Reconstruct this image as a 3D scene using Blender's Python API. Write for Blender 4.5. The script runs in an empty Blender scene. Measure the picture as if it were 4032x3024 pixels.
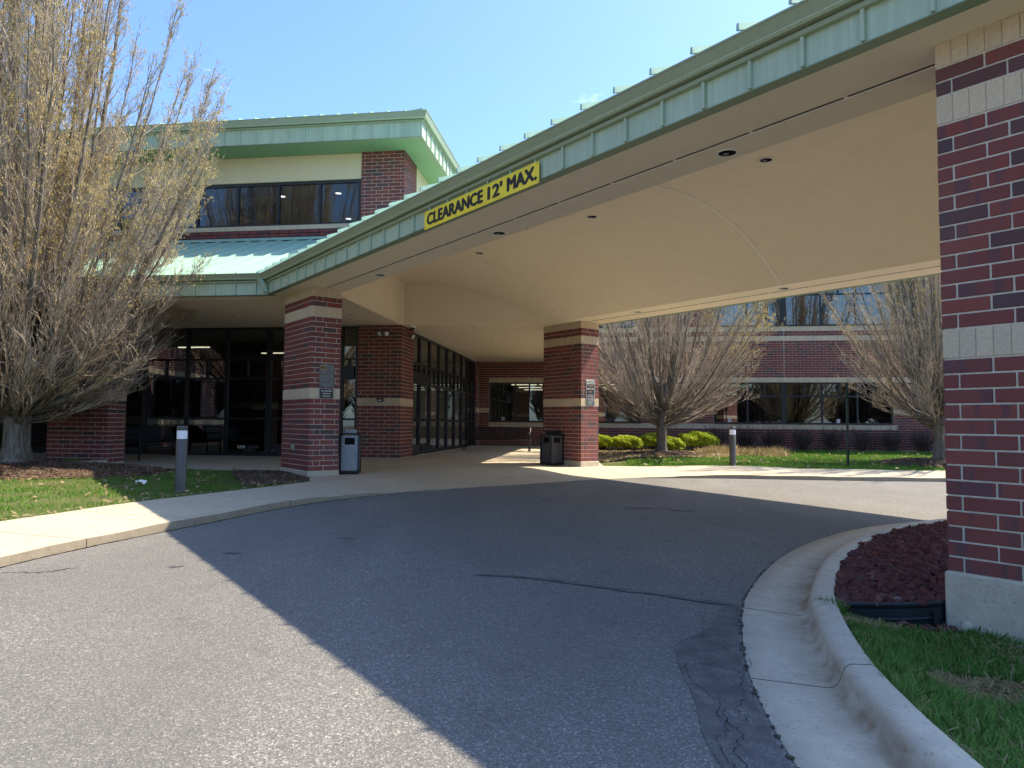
import bpy, bmesh, math, random
import numpy as np
from mathutils import Matrix, Vector, geometry

# ------------------------------------------------------------------ camera, sky, sun, exposure
scene = bpy.context.scene
TH, PH = 0.6515, 0.1378                      # heading of the canopy and of the building
A2 = np.array([-math.sin(TH), math.cos(TH)]); B2 = np.array([math.cos(TH), math.sin(TH)])
X2 = np.array([math.cos(PH), -math.sin(PH)]); Y2 = np.array([math.sin(PH), math.cos(PH)])
P1 = np.array([-3.9537, 13.8533])            # inner front corner of the first canopy column

PITCH, ROLL, CAMH = 0.0554, 0.0081, 1.5
cam_d = bpy.data.cameras.new('camera'); cam = bpy.data.objects.new('camera', cam_d)
scene.collection.objects.link(cam); scene.camera = cam
cam_d.sensor_width = 36; cam_d.lens = 2791.4/4032*36; cam_d.clip_end = 2000; cam_d.clip_start = .05
r0 = Vector((1, 0, 0)); u0 = Vector((0, -math.sin(PITCH), math.cos(PITCH))); f0 = Vector((0, math.cos(PITCH), math.sin(PITCH)))
Rv = r0*math.cos(ROLL) + u0*math.sin(ROLL); Uv = -r0*math.sin(ROLL) + u0*math.cos(ROLL)
cam.matrix_world = Matrix(((Rv.x, Uv.x, -f0.x, 0), (Rv.y, Uv.y, -f0.y, 0), (Rv.z, Uv.z, -f0.z, CAMH), (0, 0, 0, 1)))

SUN = Vector((0.660, 0.270, 1.0)).normalized()   # towards the sun
SUN_EL = math.asin(SUN.z); SUN_AZ = math.atan2(SUN.x, SUN.y)
world = bpy.data.worlds.new('World'); scene.world = world; world.use_nodes = True
wn = world.node_tree.nodes; wl = world.node_tree.links
bg = wn['Background']; bg.inputs['Strength'].default_value = 0.125
sky = wn.new('ShaderNodeTexSky'); sky.sky_type = 'NISHITA'; sky.sun_disc = False
sky.sun_elevation = SUN_EL; sky.sun_rotation = SUN_AZ; sky.air_density = 1.0; sky.dust_density = 1.2; sky.ozone_density = 8.0
# thin high cloud: noise on the sky direction
tc = wn.new('ShaderNodeTexCoord'); mp = wn.new('ShaderNodeMapping'); mp.inputs['Scale'].default_value = (1.6, 1.6, 5.0)
nz = wn.new('ShaderNodeTexNoise'); nz.inputs['Scale'].default_value = 3.2; nz.inputs['Detail'].default_value = 9; nz.inputs['Roughness'].default_value = .62; nz.inputs['Distortion'].default_value = .7
cr = wn.new('ShaderNodeValToRGB'); cr.color_ramp.elements[0].position = .64; cr.color_ramp.elements[1].position = .90
cr.color_ramp.elements[1].color = (.75, .75, .75, 1)
mx = wn.new('ShaderNodeMix'); mx.data_type = 'RGBA'
mx.inputs['B'].default_value = (6.2, 6.6, 7.0, 1)
tint = wn.new('ShaderNodeMix'); tint.data_type = 'RGBA'; tint.blend_type = 'MULTIPLY'; tint.inputs['Factor'].default_value = 1; tint.inputs['B'].default_value = (.77, .79, .78, 1)
wl.new(tc.outputs['Generated'], mp.inputs['Vector']); wl.new(mp.outputs['Vector'], nz.inputs['Vector'])
wl.new(nz.outputs['Fac'], cr.inputs['Fac']); wl.new(cr.outputs['Color'], mx.inputs['Factor'])
wl.new(sky.outputs['Color'], tint.inputs['A']); wl.new(tint.outputs['Result'], mx.inputs['A']); wl.new(mx.outputs['Result'], bg.inputs['Color'])

sun_d = bpy.data.lights.new('sun', 'SUN'); sun_d.energy = 2.75; sun_d.angle = math.radians(.53); sun_d.color = (1, .87, .67)
sun = bpy.data.objects.new('sun', sun_d); scene.collection.objects.link(sun); sun.location = (20, 10, 30)
sun.rotation_euler = SUN.to_track_quat('Z', 'Y').to_euler()
vs = scene.view_settings
vs.view_transform = 'Standard'; vs.look = 'None'; vs.exposure = 1.86; vs.gamma = 1; vs.use_curve_mapping = False
cy = scene.cycles; cy.max_bounces = 6; cy.diffuse_bounces = 3; cy.glossy_bounces = 3; cy.transmission_bounces = 3; cy.transparent_max_bounces = 8

RNG = random.Random(7); NPR = np.random.default_rng(11)

# ------------------------------------------------------------------ object helpers
COL = scene.collection
BASE = {}
def tag(o, label=None, cat=None, group=None, kind=None):
    if label: o['label'] = label
    if cat: o['category'] = cat
    if group: o['group'] = group
    if kind: o['kind'] = kind
    return o
def thing(name, label, cat, frame=None, base=(0, 0, 0), group=None, rot=None):
    """an Empty at the thing's base; children are given in the frame's coordinates"""
    e = bpy.data.objects.new(name, None); COL.objects.link(e); e.empty_display_size = .2
    M = (frame or Matrix.Identity(4)) @ Matrix.Translation(base)
    if rot: M = M @ Matrix.Rotation(rot, 4, 'Z')
    e.matrix_world = M
    tag(e, label, cat, group); BASE[e.name] = Vector(base) if rot is None else None
    return e
def mesh_of(name, verts, faces, smooth=False):
    me = bpy.data.meshes.new(name); me.from_pydata([tuple(v) for v in verts], [], faces); me.update()
    if smooth: me.polygons.foreach_set('use_smooth', [True]*len(me.polygons))
    return me
def link(name, me, mat, parent=None, loc=(0, 0, 0), rz=0, kind=None):
    o = bpy.data.objects.new(name, me); COL.objects.link(o)
    if mat and not me.materials: me.materials.append(mat)
    o.parent = parent
    o.location = loc
    if rz: o.rotation_euler = (0, 0, rz)
    if kind: o['kind'] = kind
    return o
def np_mesh(name, V, F, smooth=False):
    """fast mesh from numpy verts and equal sized faces"""
    V = np.asarray(V, dtype=np.float32); F = np.asarray(F, dtype=np.int32)
    me = bpy.data.meshes.new(name); n, k = F.shape
    me.vertices.add(len(V)); me.vertices.foreach_set('co', V.ravel())
    me.loops.add(n*k); me.loops.foreach_set('vertex_index', F.ravel())
    me.polygons.add(n); me.polygons.foreach_set('loop_start', np.arange(0, n*k, k, dtype=np.int32))
    me.update(calc_edges=True)
    if smooth: me.polygons.foreach_set('use_smooth', np.ones(n, dtype=bool))
    return me

class MB:
    def __init__(s): s.v = []; s.f = []
    def add(s, vs, fs):
        n = len(s.v); s.v += [tuple(v) for v in vs]; s.f += [tuple(i+n for i in f) for f in fs]; return s
    def box(s, x0, x1, y0, y1, z0, z1):
        return s.add([(x0,y0,z0),(x1,y0,z0),(x1,y1,z0),(x0,y1,z0),(x0,y0,z1),(x1,y0,z1),(x1,y1,z1),(x0,y1,z1)],
                     [(3,2,1,0),(4,5,6,7),(0,1,5,4),(1,2,6,5),(2,3,7,6),(3,0,4,7)])
    def cbox(s, x0, x1, y0, y1, z0, z1, c=.004):
        v, f = cbox_data(x1-x0, y1-y0, z1-z0, c); return s.add([(a+x0, b+y0, d+z0) for a, b, d in v], f)
    def prism(s, poly, z0, z1):
        n = len(poly); g0 = z0 if callable(z0) else (lambda x, y: z0); g1 = z1 if callable(z1) else (lambda x, y: z1)
        vs = [(x, y, g0(x, y)) for x, y in poly] + [(x, y, g1(x, y)) for x, y in poly]
        return s.add(vs, [tuple(range(n-1, -1, -1)), tuple(range(n, 2*n))] + [(i, (i+1) % n, n+(i+1) % n, n+i) for i in range(n)])
    def extrude(s, prof, path, closed=False):
        """prof: list of (x,z) at y; path list of 4x4-like functions -> here straight along y"""
        n = len(prof); vs = []
        for (yy) in path: vs += [(x, yy, z) for x, z in prof]
        fs = []
        for k in range(len(path)-1):
            for i in range(n if closed else n-1):
                j = (i+1) % n; fs.append((k*n+i, k*n+j, (k+1)*n+j, (k+1)*n+i))
        if closed: fs += [tuple(range(n)), tuple(range((len(path)-1)*n+n-1, (len(path)-1)*n-1, -1))]
        return s.add(vs, fs)
    def cyl(s, c, r, z0, z1, n=20, r1=None, cap=True):
        r1 = r if r1 is None else r1
        a = [2*math.pi*i/n for i in range(n)]
        vs = [(c[0]+r*math.cos(t), c[1]+r*math.sin(t), z0) for t in a] + [(c[0]+r1*math.cos(t), c[1]+r1*math.sin(t), z1) for t in a]
        fs = [(i, (i+1) % n, n+(i+1) % n, n+i) for i in range(n)]
        if cap: fs += [tuple(range(n-1, -1, -1)), tuple(range(n, 2*n))]
        return s.add(vs, fs)
    def lathe(s, c, prof, n=20):
        vs = []; fs = []
        for r, z in prof: vs += [(c[0]+r*math.cos(2*math.pi*i/n), c[1]+r*math.sin(2*math.pi*i/n), c[2]+z) for i in range(n)]
        for k in range(len(prof)-1): fs += [(k*n+i, k*n+(i+1) % n, (k+1)*n+(i+1) % n, (k+1)*n+i) for i in range(n)]
        return s.add(vs, fs)
    def tube(s, pts, r, n=8):
        pts = [Vector(p) for p in pts]; vs = []; fs = []
        for k, p in enumerate(pts):
            d = (pts[min(k+1, len(pts)-1)] - pts[max(k-1, 0)]).normalized()
            u = d.cross(Vector((0, 0, 1)) if abs(d.z) < .9 else Vector((1, 0, 0))).normalized(); w = d.cross(u)
            rr = r[k] if isinstance(r, (list, tuple)) else r
            vs += [tuple(p + rr*(u*math.cos(2*math.pi*i/n) + w*math.sin(2*math.pi*i/n))) for i in range(n)]
        for k in range(len(pts)-1): fs += [(k*n+i, k*n+(i+1) % n, (k+1)*n+(i+1) % n, (k+1)*n+i) for i in range(n)]
        fs += [tuple(range(n-1, -1, -1)), tuple(range((len(pts)-1)*n, len(pts)*n))]
        return s.add(vs, fs)
    def xf(s, M):
        s.v = [tuple(M @ Vector(v)) for v in s.v]; return s
    def build(s, name, mat, parent=None, smooth=False, kind=None, local=False):
        vs = s.v
        if parent is not None and not local:
            b = BASE.get(parent.name)
            if b is not None: vs = [(x-b.x, y-b.y, z-b.z) for x, y, z in vs]
        me = mesh_of(name, vs, s.f, smooth)
        return link(name, me, mat, parent, kind=kind)

def cbox_data(l, d, h, c):
    V = []; idx = {}
    for i in (0, 1):
        for j in (0, 1):
            for k in (0, 1):
                x, y, z = i*l, j*d, k*h; sx, sy, sz = (c, -c)[i], (c, -c)[j], (c, -c)[k]
                for ax, p in enumerate(((x, y+sy, z+sz), (x+sx, y, z+sz), (x+sx, y+sy, z))):
                    idx[(i, j, k, ax)] = len(V); V.append(p)
    g = lambda i, j, k, a: idx[(i, j, k, a)]
    F = []
    for i in (0, 1):
        q = [g(i,0,0,0), g(i,0,1,0), g(i,1,1,0), g(i,1,0,0)]; F.append(q if i == 0 else q[::-1])
        q = [g(0,i,0,1), g(1,i,0,1), g(1,i,1,1), g(0,i,1,1)]; F.append(q if i == 0 else q[::-1])
        q = [g(0,0,i,2), g(0,1,i,2), g(1,1,i,2), g(1,0,i,2)]; F.append(q if i == 0 else q[::-1])
    for a in (0, 1):
        for b in (0, 1):
            F.append([g(a,b,0,0), g(a,b,1,0), g(a,b,1,1), g(a,b,0,1)])
            F.append([g(a,0,b,0), g(a,1,b,0), g(a,1,b,2), g(a,0,b,2)])
            F.append([g(0,a,b,1), g(1,a,b,1), g(1,a,b,2), g(0,a,b,2)])
    for i in (0, 1):
        for j in (0, 1):
            for k in (0, 1): F.append([g(i,j,k,0), g(i,j,k,1), g(i,j,k,2)])
    # make every face point outwards
    cen = Vector((l/2, d/2, h/2)); out = []
    for f in F:
        p = [Vector(V[i]) for i in f]; n = (p[1]-p[0]).cross(p[2]-p[0]); m = sum(p, Vector())/len(p)
        out.append(tuple(f) if n.dot(m-cen) > 0 else tuple(f[::-1]))
    return V, out

FA = Matrix(((B2[0], A2[0], 0, P1[0]), (B2[1], A2[1], 0, P1[1]), (0, 0, 1, 0), (0, 0, 0, 1)))   # canopy frame (b, a, z)
FB = Matrix(((X2[0], Y2[0], 0, 0), (X2[1], Y2[1], 0, 0), (0, 0, 1, 0), (0, 0, 0, 1)))           # building frame (p, q, z)
def bw(p, q): return (p*X2[0]+q*Y2[0], p*X2[1]+q*Y2[1])
def aw(b, a): return (P1[0]+b*B2[0]+a*A2[0], P1[1]+b*B2[1]+a*A2[1])
def to_ab(x, y): d = np.array([x, y])-P1; return float(d@B2), float(d@A2)

# ------------------------------------------------------------------ materials
MATS = {}
class N:
    """tiny node helper"""
    def __init__(s, name):
        s.m = bpy.data.materials.new(name); s.m.use_nodes = True; s.t = s.m.node_tree; s.n = s.t.nodes; s.l = s.t.links
        s.b = s.n['Principled BSDF']; s.out = s.n['Material Output']; MATS[name] = s.m
    def add(s, typ, **kw):
        n = s.n.new(typ)
        for k, v in kw.items():
            if k.startswith('i_'):
                key = k[2:].replace('_', ' '); n.inputs[int(key) if key.isdigit() else key].default_value = v
            else: setattr(n, k, v)
        return n
    def coord(s, kind='Object', scale=(1, 1, 1)):
        c = s.add('ShaderNodeTexCoord'); m = s.add('ShaderNodeMapping', i_Scale=scale); s.l.new(c.outputs[kind], m.inputs['Vector']); return m.outputs['Vector']
    def world(s, scale=(1, 1, 1)):
        c = s.add('ShaderNodeNewGeometry'); m = s.add('ShaderNodeMapping', i_Scale=scale); s.l.new(c.outputs['Position'], m.inputs['Vector']); return m.outputs['Vector']
    def noise(s, vec, scale, detail=4, rough=.55, dist=0):
        n = s.add('ShaderNodeTexNoise', i_Scale=scale, i_Detail=min(detail, 2.5), i_Roughness=rough, i_Distortion=dist); s.l.new(vec, n.inputs['Vector']); return n.outputs['Fac']
    def ramp(s, fac, stops):
        r = s.add('ShaderNodeValToRGB'); e = r.color_ramp.elements
        while len(e) < len(stops): e.new(.5)
        for el, (p, c) in zip(e, stops): el.position = p; el.color = (*c, 1) if len(c) == 3 else c
        s.l.new(fac, r.inputs['Fac']); return r.outputs['Color']
    def rampf(s, fac, a, b, va=0., vb=1.):
        r = s.add('ShaderNodeMapRange', i_1=a, i_2=b, i_3=va, i_4=vb); s.l.new(fac, r.inputs[0]); return r.outputs[0]
    def mix(s, fac, a, b, mode='MIX'):
        m = s.add('ShaderNodeMix', data_type='RGBA', blend_type=mode)
        for key, v in (('Factor', fac), ('A', a), ('B', b)):
            sock = m.inputs[key]
            if isinstance(v, (int, float)): sock.default_value = v
            elif isinstance(v, tuple): sock.default_value = (*v, 1)
            else: s.l.new(v, sock)
        return m.outputs['Result']
    def math(s, op, a, b=0.):
        m = s.add('ShaderNodeMath', operation=op)
        for i, v in enumerate((a, b)):
            if isinstance(v, (int, float)): m.inputs[i].default_value = v
            else: s.l.new(v, m.inputs[i])
        return m.outputs[0]
    def col(s, c):
        if isinstance(c, tuple): s.b.inputs['Base Color'].default_value = (*c, 1)
        else: s.l.new(c, s.b.inputs['Base Color'])
        return s
    def set(s, rough=.6, spec=.4, metal=0.):
        s.b.inputs['Roughness'].default_value = rough; s.b.inputs['Specular IOR Level'].default_value = spec; s.b.inputs['Metallic'].default_value = metal; return s
    def bump(s, h, strength=.3, dist=.01):
        b = s.add('ShaderNodeBump', i_Strength=strength, i_Distance=dist); s.l.new(h, b.inputs['Height']); s.l.new(b.outputs['Normal'], s.b.inputs['Normal']); return s

def simple(name, c, rough=.6, spec=.4, metal=0., var=.12, scale=6, bump=0.):
    n = N(name); v = n.world(); f = n.noise(v, scale, 5)
    lo = tuple(x*(1-var) for x in c); hi = tuple(min(1, x*(1+var)) for x in c)
    n.col(n.ramp(f, [(.3, lo), (.7, hi)])).set(rough, spec, metal)
    if bump: n.bump(n.noise(v, scale*12, 4), bump, .004)
    return n.m

# brick: per-brick tone from the object's random and from the mesh island's random, flashed ends, grain
def brick_mat(name, tones, flash=True):
    n = N(name); oi = n.add('ShaderNodeObjectInfo'); ge = n.add('ShaderNodeNewGeometry')
    wnz = n.add('ShaderNodeTexWhiteNoise', noise_dimensions='2D')
    cmb = n.add('ShaderNodeCombineXYZ'); n.l.new(oi.outputs['Random'], cmb.inputs[0]); n.l.new(ge.outputs['Random Per Island'], cmb.inputs[1]); n.l.new(cmb.outputs[0], wnz.inputs['Vector'])
    base = n.ramp(wnz.outputs['Value'], tones)
    wp = n.world()
    if flash:
        tcx = n.add('ShaderNodeTexCoord'); off = n.add('ShaderNodeVectorMath', operation='ADD')
        sc = n.add('ShaderNodeCombineXYZ'); m1 = n.math('MULTIPLY', wnz.outputs['Value'], 37.); n.l.new(m1, sc.inputs[0]); n.l.new(m1, sc.inputs[1])
        n.l.new(tcx.outputs['Object'], off.inputs[0]); n.l.new(sc.outputs[0], off.inputs[1])
        mp_ = n.add('ShaderNodeMapping', i_Scale=(11, 1.5, 1.2)); n.l.new(off.outputs[0], mp_.inputs['Vector'])
        fl = n.noise(mp_.outputs['Vector'], 1., 1, .4)
        fl = n.rampf(fl, .54, .60); fl = n.math('MULTIPLY', fl, n.rampf(wnz.outputs['Color'], .45, .55, 0., .55))
        base = n.mix(fl, base, (.062, .055, .075))
    gr = n.noise(wp, 55, 6, .65); base = n.mix(n.rampf(gr, .3, .75, 0., .30), base, (.16, .085, .08))
    big = n.noise(wp, 1.3, 3); base = n.mix(n.rampf(big, .35, .75, 0., .16), base, (.20, .17, .15))
    n.col(base).set(.78, .25).bump(gr, .35, .003)
    return n.m
M_BRICK = brick_mat('dark_red_brick', [(0, (.085, .056, .062)), (.10, (.12, .050, .052)), (.18, (.23, .058, .050)), (.6, (.20, .052, .048)), (.9, (.27, .068, .052)), (1, (.155, .049, .050))])
M_BEIGE = brick_mat('beige_brick', [(0, (.70, .575, .40)), (.5, (.74, .61, .43)), (1, (.66, .545, .385))], flash=False)
def concrete(name, c, stain=(.2, .17, .13), joint=.0):
    n = N(name); w = n.world(); f1 = n.noise(w, .9, 6, .6); f2 = n.noise(w, 9, 6, .65); f3 = n.noise(w, 160, 3, .6)
    b = n.ramp(f2, [(.3, tuple(x*.86 for x in c)), (.7, tuple(min(1, x*1.1) for x in c))])
    b = n.mix(n.rampf(f1, .42, .72, 0., .5), b, tuple(x*.72+y*.1 for x, y in zip(c, stain)))
    b = n.mix(n.rampf(f3, .35, .65, 0., .55), b, tuple(x*.6 for x in c))
    vo = n.add('ShaderNodeTexVoronoi', i_Scale=70.); n.l.new(w, vo.inputs['Vector']); sp = n.add('ShaderNodeSeparateColor'); n.l.new(vo.outputs['Color'], sp.inputs[0])
    b = n.mix(n.rampf(sp.outputs[0], .95, .97, 0., .35), b, tuple(x*.35 for x in c))
    if joint:
        sa = n.add('ShaderNodeAttribute', attribute_name='stain'); b = n.mix(n.math('MULTIPLY', sa.outputs['Fac'], n.rampf(n.noise(n.world((1, 1, 2)), 4, 6, .75), .3, .65, .12, joint)), b, stain)
    n.col(b).set(.86, .2).bump(f3, .35, .004); return n.m
M_MORTAR = simple('mortar', (.62, .56, .465), .9, .1, var=.12, scale=30, bump=.4)
M_CONC = concrete('concrete_walk', (.56, .49, .37))
M_CURB = concrete('concrete_curb', (.66, .60, .485), (.24, .165, .10), .85)
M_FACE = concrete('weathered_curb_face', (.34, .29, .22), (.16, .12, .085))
M_PLINTH = concrete('concrete_plinth', (.60, .53, .41))
# asphalt
n = N('asphalt'); w = n.world()
f1 = n.noise(w, .35, 5, .6); f2 = n.noise(w, 3.0, 5, .6); st = n.add('ShaderNodeTexVoronoi', i_Scale=120.); n.l.new(w, st.inputs['Vector'])
rnd = n.add('ShaderNodeSeparateColor'); n.l.new(st.outputs['Color'], rnd.inputs[0])
b_ = n.ramp(rnd.outputs[0], [(0, (.12, .118, .115)), (.45, (.19, .184, .172)), (.8, (.27, .26, .24)), (.93, (.36, .345, .32)), (1, (.55, .53, .48))])
fine = n.noise(w, 420, 2, .5)
b_ = n.mix(n.rampf(fine, .35, .7, 0, .35), b_, (.10, .10, .10))
lane = n.noise(n.world((.55, .16, 1)), 1., 3, .6, .8); b_ = n.mix(n.rampf(lane, .4, .66, 0, .38), b_, (.105, .103, .10)); b_ = n.mix(n.rampf(f1, .35, .7, 0, .45), b_, (.145, .14, .133)); b_ = n.mix(n.rampf(f2, .55, .8, 0, .25), b_, (.06, .06, .06))
n.col(b_).set(.9, .25).bump(n.math('ADD', st.outputs['Distance'], fine), .55, .008); M_ASPH = n.m
n = N('asphalt_sealer'); w = n.world(); f1 = n.noise(w, 7, 5, .6); f3 = n.noise(w, 200, 3)
b_ = n.ramp(f1, [(.3, (.075, .078, .08)), (.7, (.115, .117, .12))]); b_ = n.mix(n.rampf(f3, .55, .75, 0, .35), b_, (.2, .2, .19)); vv = n.add('ShaderNodeTexVoronoi', i_Scale=110.); n.l.new(w, vv.inputs['Vector']); sv = n.add('ShaderNodeSeparateColor'); n.l.new(vv.outputs['Color'], sv.inputs[0]); b_ = n.mix(n.math('MULTIPLY', n.rampf(sv.outputs[0], .55, .9, 0, .6), n.rampf(f1, .4, .65, 0, 1)), b_, (.24, .235, .22))
n.col(b_).set(.7, .3).bump(f3, .3, .005); M_SEAL = n.m
M_CRACK_RECESS = simple('crack_and_recess_dark', (.012, .012, .012), .95, .05)  # real cracks, and the painted shade of the downlight recesses
def metal_green(name, c, streak=.25):
    n = N(name); w = n.world((14, 14, .35)); f = n.noise(w, 2.2, 5, .7); w2 = n.world(); f2 = n.noise(w2, 1.1, 4)
    b = n.mix(n.rampf(f, .42, .75, 0, streak), c, tuple(min(1, x*1.45+.05) for x in c)); b = n.mix(n.rampf(f2, .4, .75, 0, .2), b, tuple(x*.75 for x in c))
    n.col(b).set(.5, .25); n.l.new(n.rampf(f, .3, .7, .45, .6), n.b.inputs['Roughness']); return n.m
M_FASCIA = metal_green('patina_green_panel', (.41, .51, .38), .45)
M_GREEN = metal_green('green_painted_metal', (.24, .32, .22), .12)
M_GUTTER = metal_green('green_gutter_metal', (.32, .375, .26), .12)
M_ROOF = metal_green('pale_green_roof_metal', (.33, .50, .41), .12)
M_SOFFG = metal_green('green_soffit_metal', (.21, .36, .20), .1)
def stucco(name, c):
    n = N(name); w = n.world(); f1 = n.noise(w, .7, 5, .6, .6); f2 = n.noise(w, 4, 5); f3 = n.noise(w, 240, 2)
    b = n.ramp(f2, [(.3, tuple(x*.975 for x in c)), (.7, tuple(x*1.02 for x in c))]); b = n.mix(n.rampf(f1, .42, .75, 0, .09), b, tuple(x*.8 for x in c))
    n.col(b).set(.9, .15).bump(f3, .3, .002); return n.m
M_TAN = stucco('tan_stucco', (.85, .74, .58))
M_CREAM = stucco('cream_stucco', (.76, .65, .44))
M_LITE = simple('aluminium_trim', (.86, .82, .74), .45, .4, var=.06)
M_SLOT = simple('vent_slot_dark', (.05, .035, .03), .9, .1)
M_FRAME = simple('black_bronze_frame', (.016, .020, .026), .38, .5, var=.2, scale=3)
M_BLACK = simple('black_painted_metal', (.010, .010, .013), .4, .5, var=.2)
M_BEAD = simple('pale_caulk_bead', (.95, .91, .82), .6, .3, var=.03)
M_WHITE = simple('white_paint', (.78, .77, .74), .5, .4, var=.04)
M_BULB = simple('bronze_bollard_paint', (.085, .080, .078), .42, .45, var=.15, scale=5)
n = N('frosted_lens'); n.col((.80, .84, .92)).set(.35, .5); n.b.inputs['Subsurface Weight'].default_value = .0; M_LENS = n.m
M_SILVER = None
n = N('steel_mesh_panel'); w = n.coord('Object', (1, 1, 1)); v = n.add('ShaderNodeTexVoronoi', i_Scale=95.); n.l.new(w, v.inputs['Vector'])
n.col(n.ramp(v.outputs['Distance'], [(.25, (.055, .06, .065)), (.55, (.40, .42, .44))])).set(.45, .5, .35).bump(v.outputs['Distance'], .5, .004); M_SILVER = n.m
n = N('dark_pebble_panel'); w = n.coord('Object', (1, 1, 1)); v = n.add('ShaderNodeTexVoronoi', i_Scale=80.); n.l.new(w, v.inputs['Vector'])
n.col(n.ramp(v.outputs['Distance'], [(.2, (.012, .012, .014)), (.6, (.09, .09, .095))])).set(.5, .4).bump(v.outputs['Distance'], .5, .004); M_PEBBLE = n.m
M_YELLOW = simple('sign_yellow', (.98, .75, .05), .5, .4, var=.05, scale=3)
M_INK = simple('sign_black', (.018, .018, .02), .5, .4)
M_SIGNW = simple('sign_white', (.70, .69, .64), .5, .4, var=.08)
M_SIGNFADE = simple('sign_faded_grey', (.16, .17, .175), .55, .35, var=.25, scale=20)
M_SIGNTXT = simple('sign_faded_text', (.27, .235, .19), .6, .3, var=.15, scale=30)
M_SIGNRED = simple('sign_faded_red', (.55, .30, .25), .6, .3)
M_SIGNOR = simple('sign_faded_orange', (.36, .22, .11), .6, .3)
M_SIGNNAVY = simple('sign_dark', (.028, .034, .042), .5, .4)
M_SIGNTEAL = simple('sign_slate', (.075, .10, .105), .5, .4)
M_RED = simple('red_print', (.5, .05, .05), .5, .4)
M_GOLD = simple('gold_letter', (.42, .33, .12), .5, .4)
# glass
def glass(name, tint, refl_lo, rough=0.0):
    n = N(name); n.n.remove(n.b)
    tr = n.add('ShaderNodeBsdfTransparent'); tr.inputs['Color'].default_value = (*tint, 1)
    gl = n.add('ShaderNodeBsdfGlossy'); gl.inputs['Roughness'].default_value = rough; gl.inputs['Color'].default_value = (.86, .92, .95, 1)
    w = n.world(); bp = n.add('ShaderNodeBump', i_Strength=.012, i_Distance=.05); n.l.new(n.noise(w, 1.1, 2), bp.inputs['Height']); n.l.new(bp.outputs['Normal'], gl.inputs['Normal'])
    fr = n.add('ShaderNodeFresnel', i_IOR=1.55); m = n.add('ShaderNodeMixShader')
    n.l.new(n.rampf(fr.outputs[0], 0., 1., refl_lo, 1.), m.inputs[0]); n.l.new(tr.outputs[0], m.inputs[1]); n.l.new(gl.outputs[0], m.inputs[2]); n.l.new(m.outputs[0], n.out.inputs['Surface'])
    return n.m
M_GLASS = glass('dark_tinted_glass', (.22, .25, .27), .13)
M_GLASSU = glass('grey_tinted_glass', (.70, .76, .88), .04)
M_GLASSW = glass('reflective_tinted_glass', (.20, .22, .23), .14)
def emit(name, c, s):
    n = N(name); n.col((.8, .8, .78)); n.b.inputs['Emission Color'].default_value = (*c, 1); n.b.inputs['Emission Strength'].default_value = s; n.m.cycles.emission_sampling = 'NONE'; return n.m
M_TUBE = emit('lit_fluorescent_tube', (1, .86, .55), 1.1)
M_DISC = emit('lit_ceiling_disc', (1, .9, .75), .5)
M_SCONCE = emit('lit_sconce_glass', (1, .78, .45), .9)
M_INTU = simple('upper_room_paint', (.50, .57, .70), .9, .1)
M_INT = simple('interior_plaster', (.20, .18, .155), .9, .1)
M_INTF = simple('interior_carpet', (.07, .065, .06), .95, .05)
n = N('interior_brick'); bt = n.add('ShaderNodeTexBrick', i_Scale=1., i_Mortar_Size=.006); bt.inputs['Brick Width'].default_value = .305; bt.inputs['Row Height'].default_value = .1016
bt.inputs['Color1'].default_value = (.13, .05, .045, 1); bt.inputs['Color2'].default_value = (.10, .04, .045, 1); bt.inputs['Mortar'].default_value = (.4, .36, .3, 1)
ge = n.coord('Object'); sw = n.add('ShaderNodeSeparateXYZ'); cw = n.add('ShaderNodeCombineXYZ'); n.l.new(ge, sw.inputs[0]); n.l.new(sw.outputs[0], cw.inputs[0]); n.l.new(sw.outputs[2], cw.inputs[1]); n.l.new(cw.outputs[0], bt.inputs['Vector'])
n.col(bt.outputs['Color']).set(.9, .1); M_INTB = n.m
# ground covers
def patchy(name, c1, c2, c3, s1=.8, s2=7, rough=.95, bmp=.5):
    n = N(name); w = n.world(); f1 = n.noise(w, s1, 5, .65); f2 = n.noise(w, s2, 6, .7); f3 = n.noise(w, 60, 4, .7)
    b = n.mix(n.rampf(f2, .38, .62), c1, c2); b = n.mix(n.rampf(f1, .45, .65, 0, .8), b, c3); b = n.mix(n.rampf(f3, .3, .8, 0, .5), b, tuple(x*.45 for x in c1))
    n.col(b).set(rough, .1).bump(f3, bmp, .03); return n.m
M_SOIL = patchy('lawn_soil', (.085, .12, .035), (.11, .13, .045), (.17, .15, .08))
M_DIRT = patchy('bare_dirt', (.085, .072, .060), (.11, .095, .08), (.14, .12, .10))
M_MULCH = patchy('bark_mulch', (.12, .080, .055), (.17, .12, .085), (.09, .062, .045), 1.2, 18)
def blade(name, stops):
    n = N(name); ge = n.add('ShaderNodeNewGeometry'); w = n.world(); f = n.noise(w, .9, 4, .7)
    wn_ = n.math('ADD', n.math('MULTIPLY', ge.outputs['Random Per Island'], .55), n.math('MULTIPLY', n.rampf(f, .3, .7), .45))
    c = n.ramp(wn_, stops); n.col(c).set(.55, .3)
    tl = n.add('ShaderNodeBsdfTranslucent'); n.l.new(c, tl.inputs['Color']); ms = n.add('ShaderNodeMixShader'); ms.inputs[0].default_value = .35
    n.l.new(n.b.outputs[0], ms.inputs[1]); n.l.new(tl.outputs[0], ms.inputs[2]); n.l.new(ms.outputs[0], n.out.inputs['Surface']); return n.m
M_GRASS = blade('grass_blades', [(.0, (.07, .19, .02)), (.45, (.12, .28, .03)), (.75, (.20, .34, .045)), (.9, (.32, .34, .12)), (1, (.42, .36, .18))])
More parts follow.
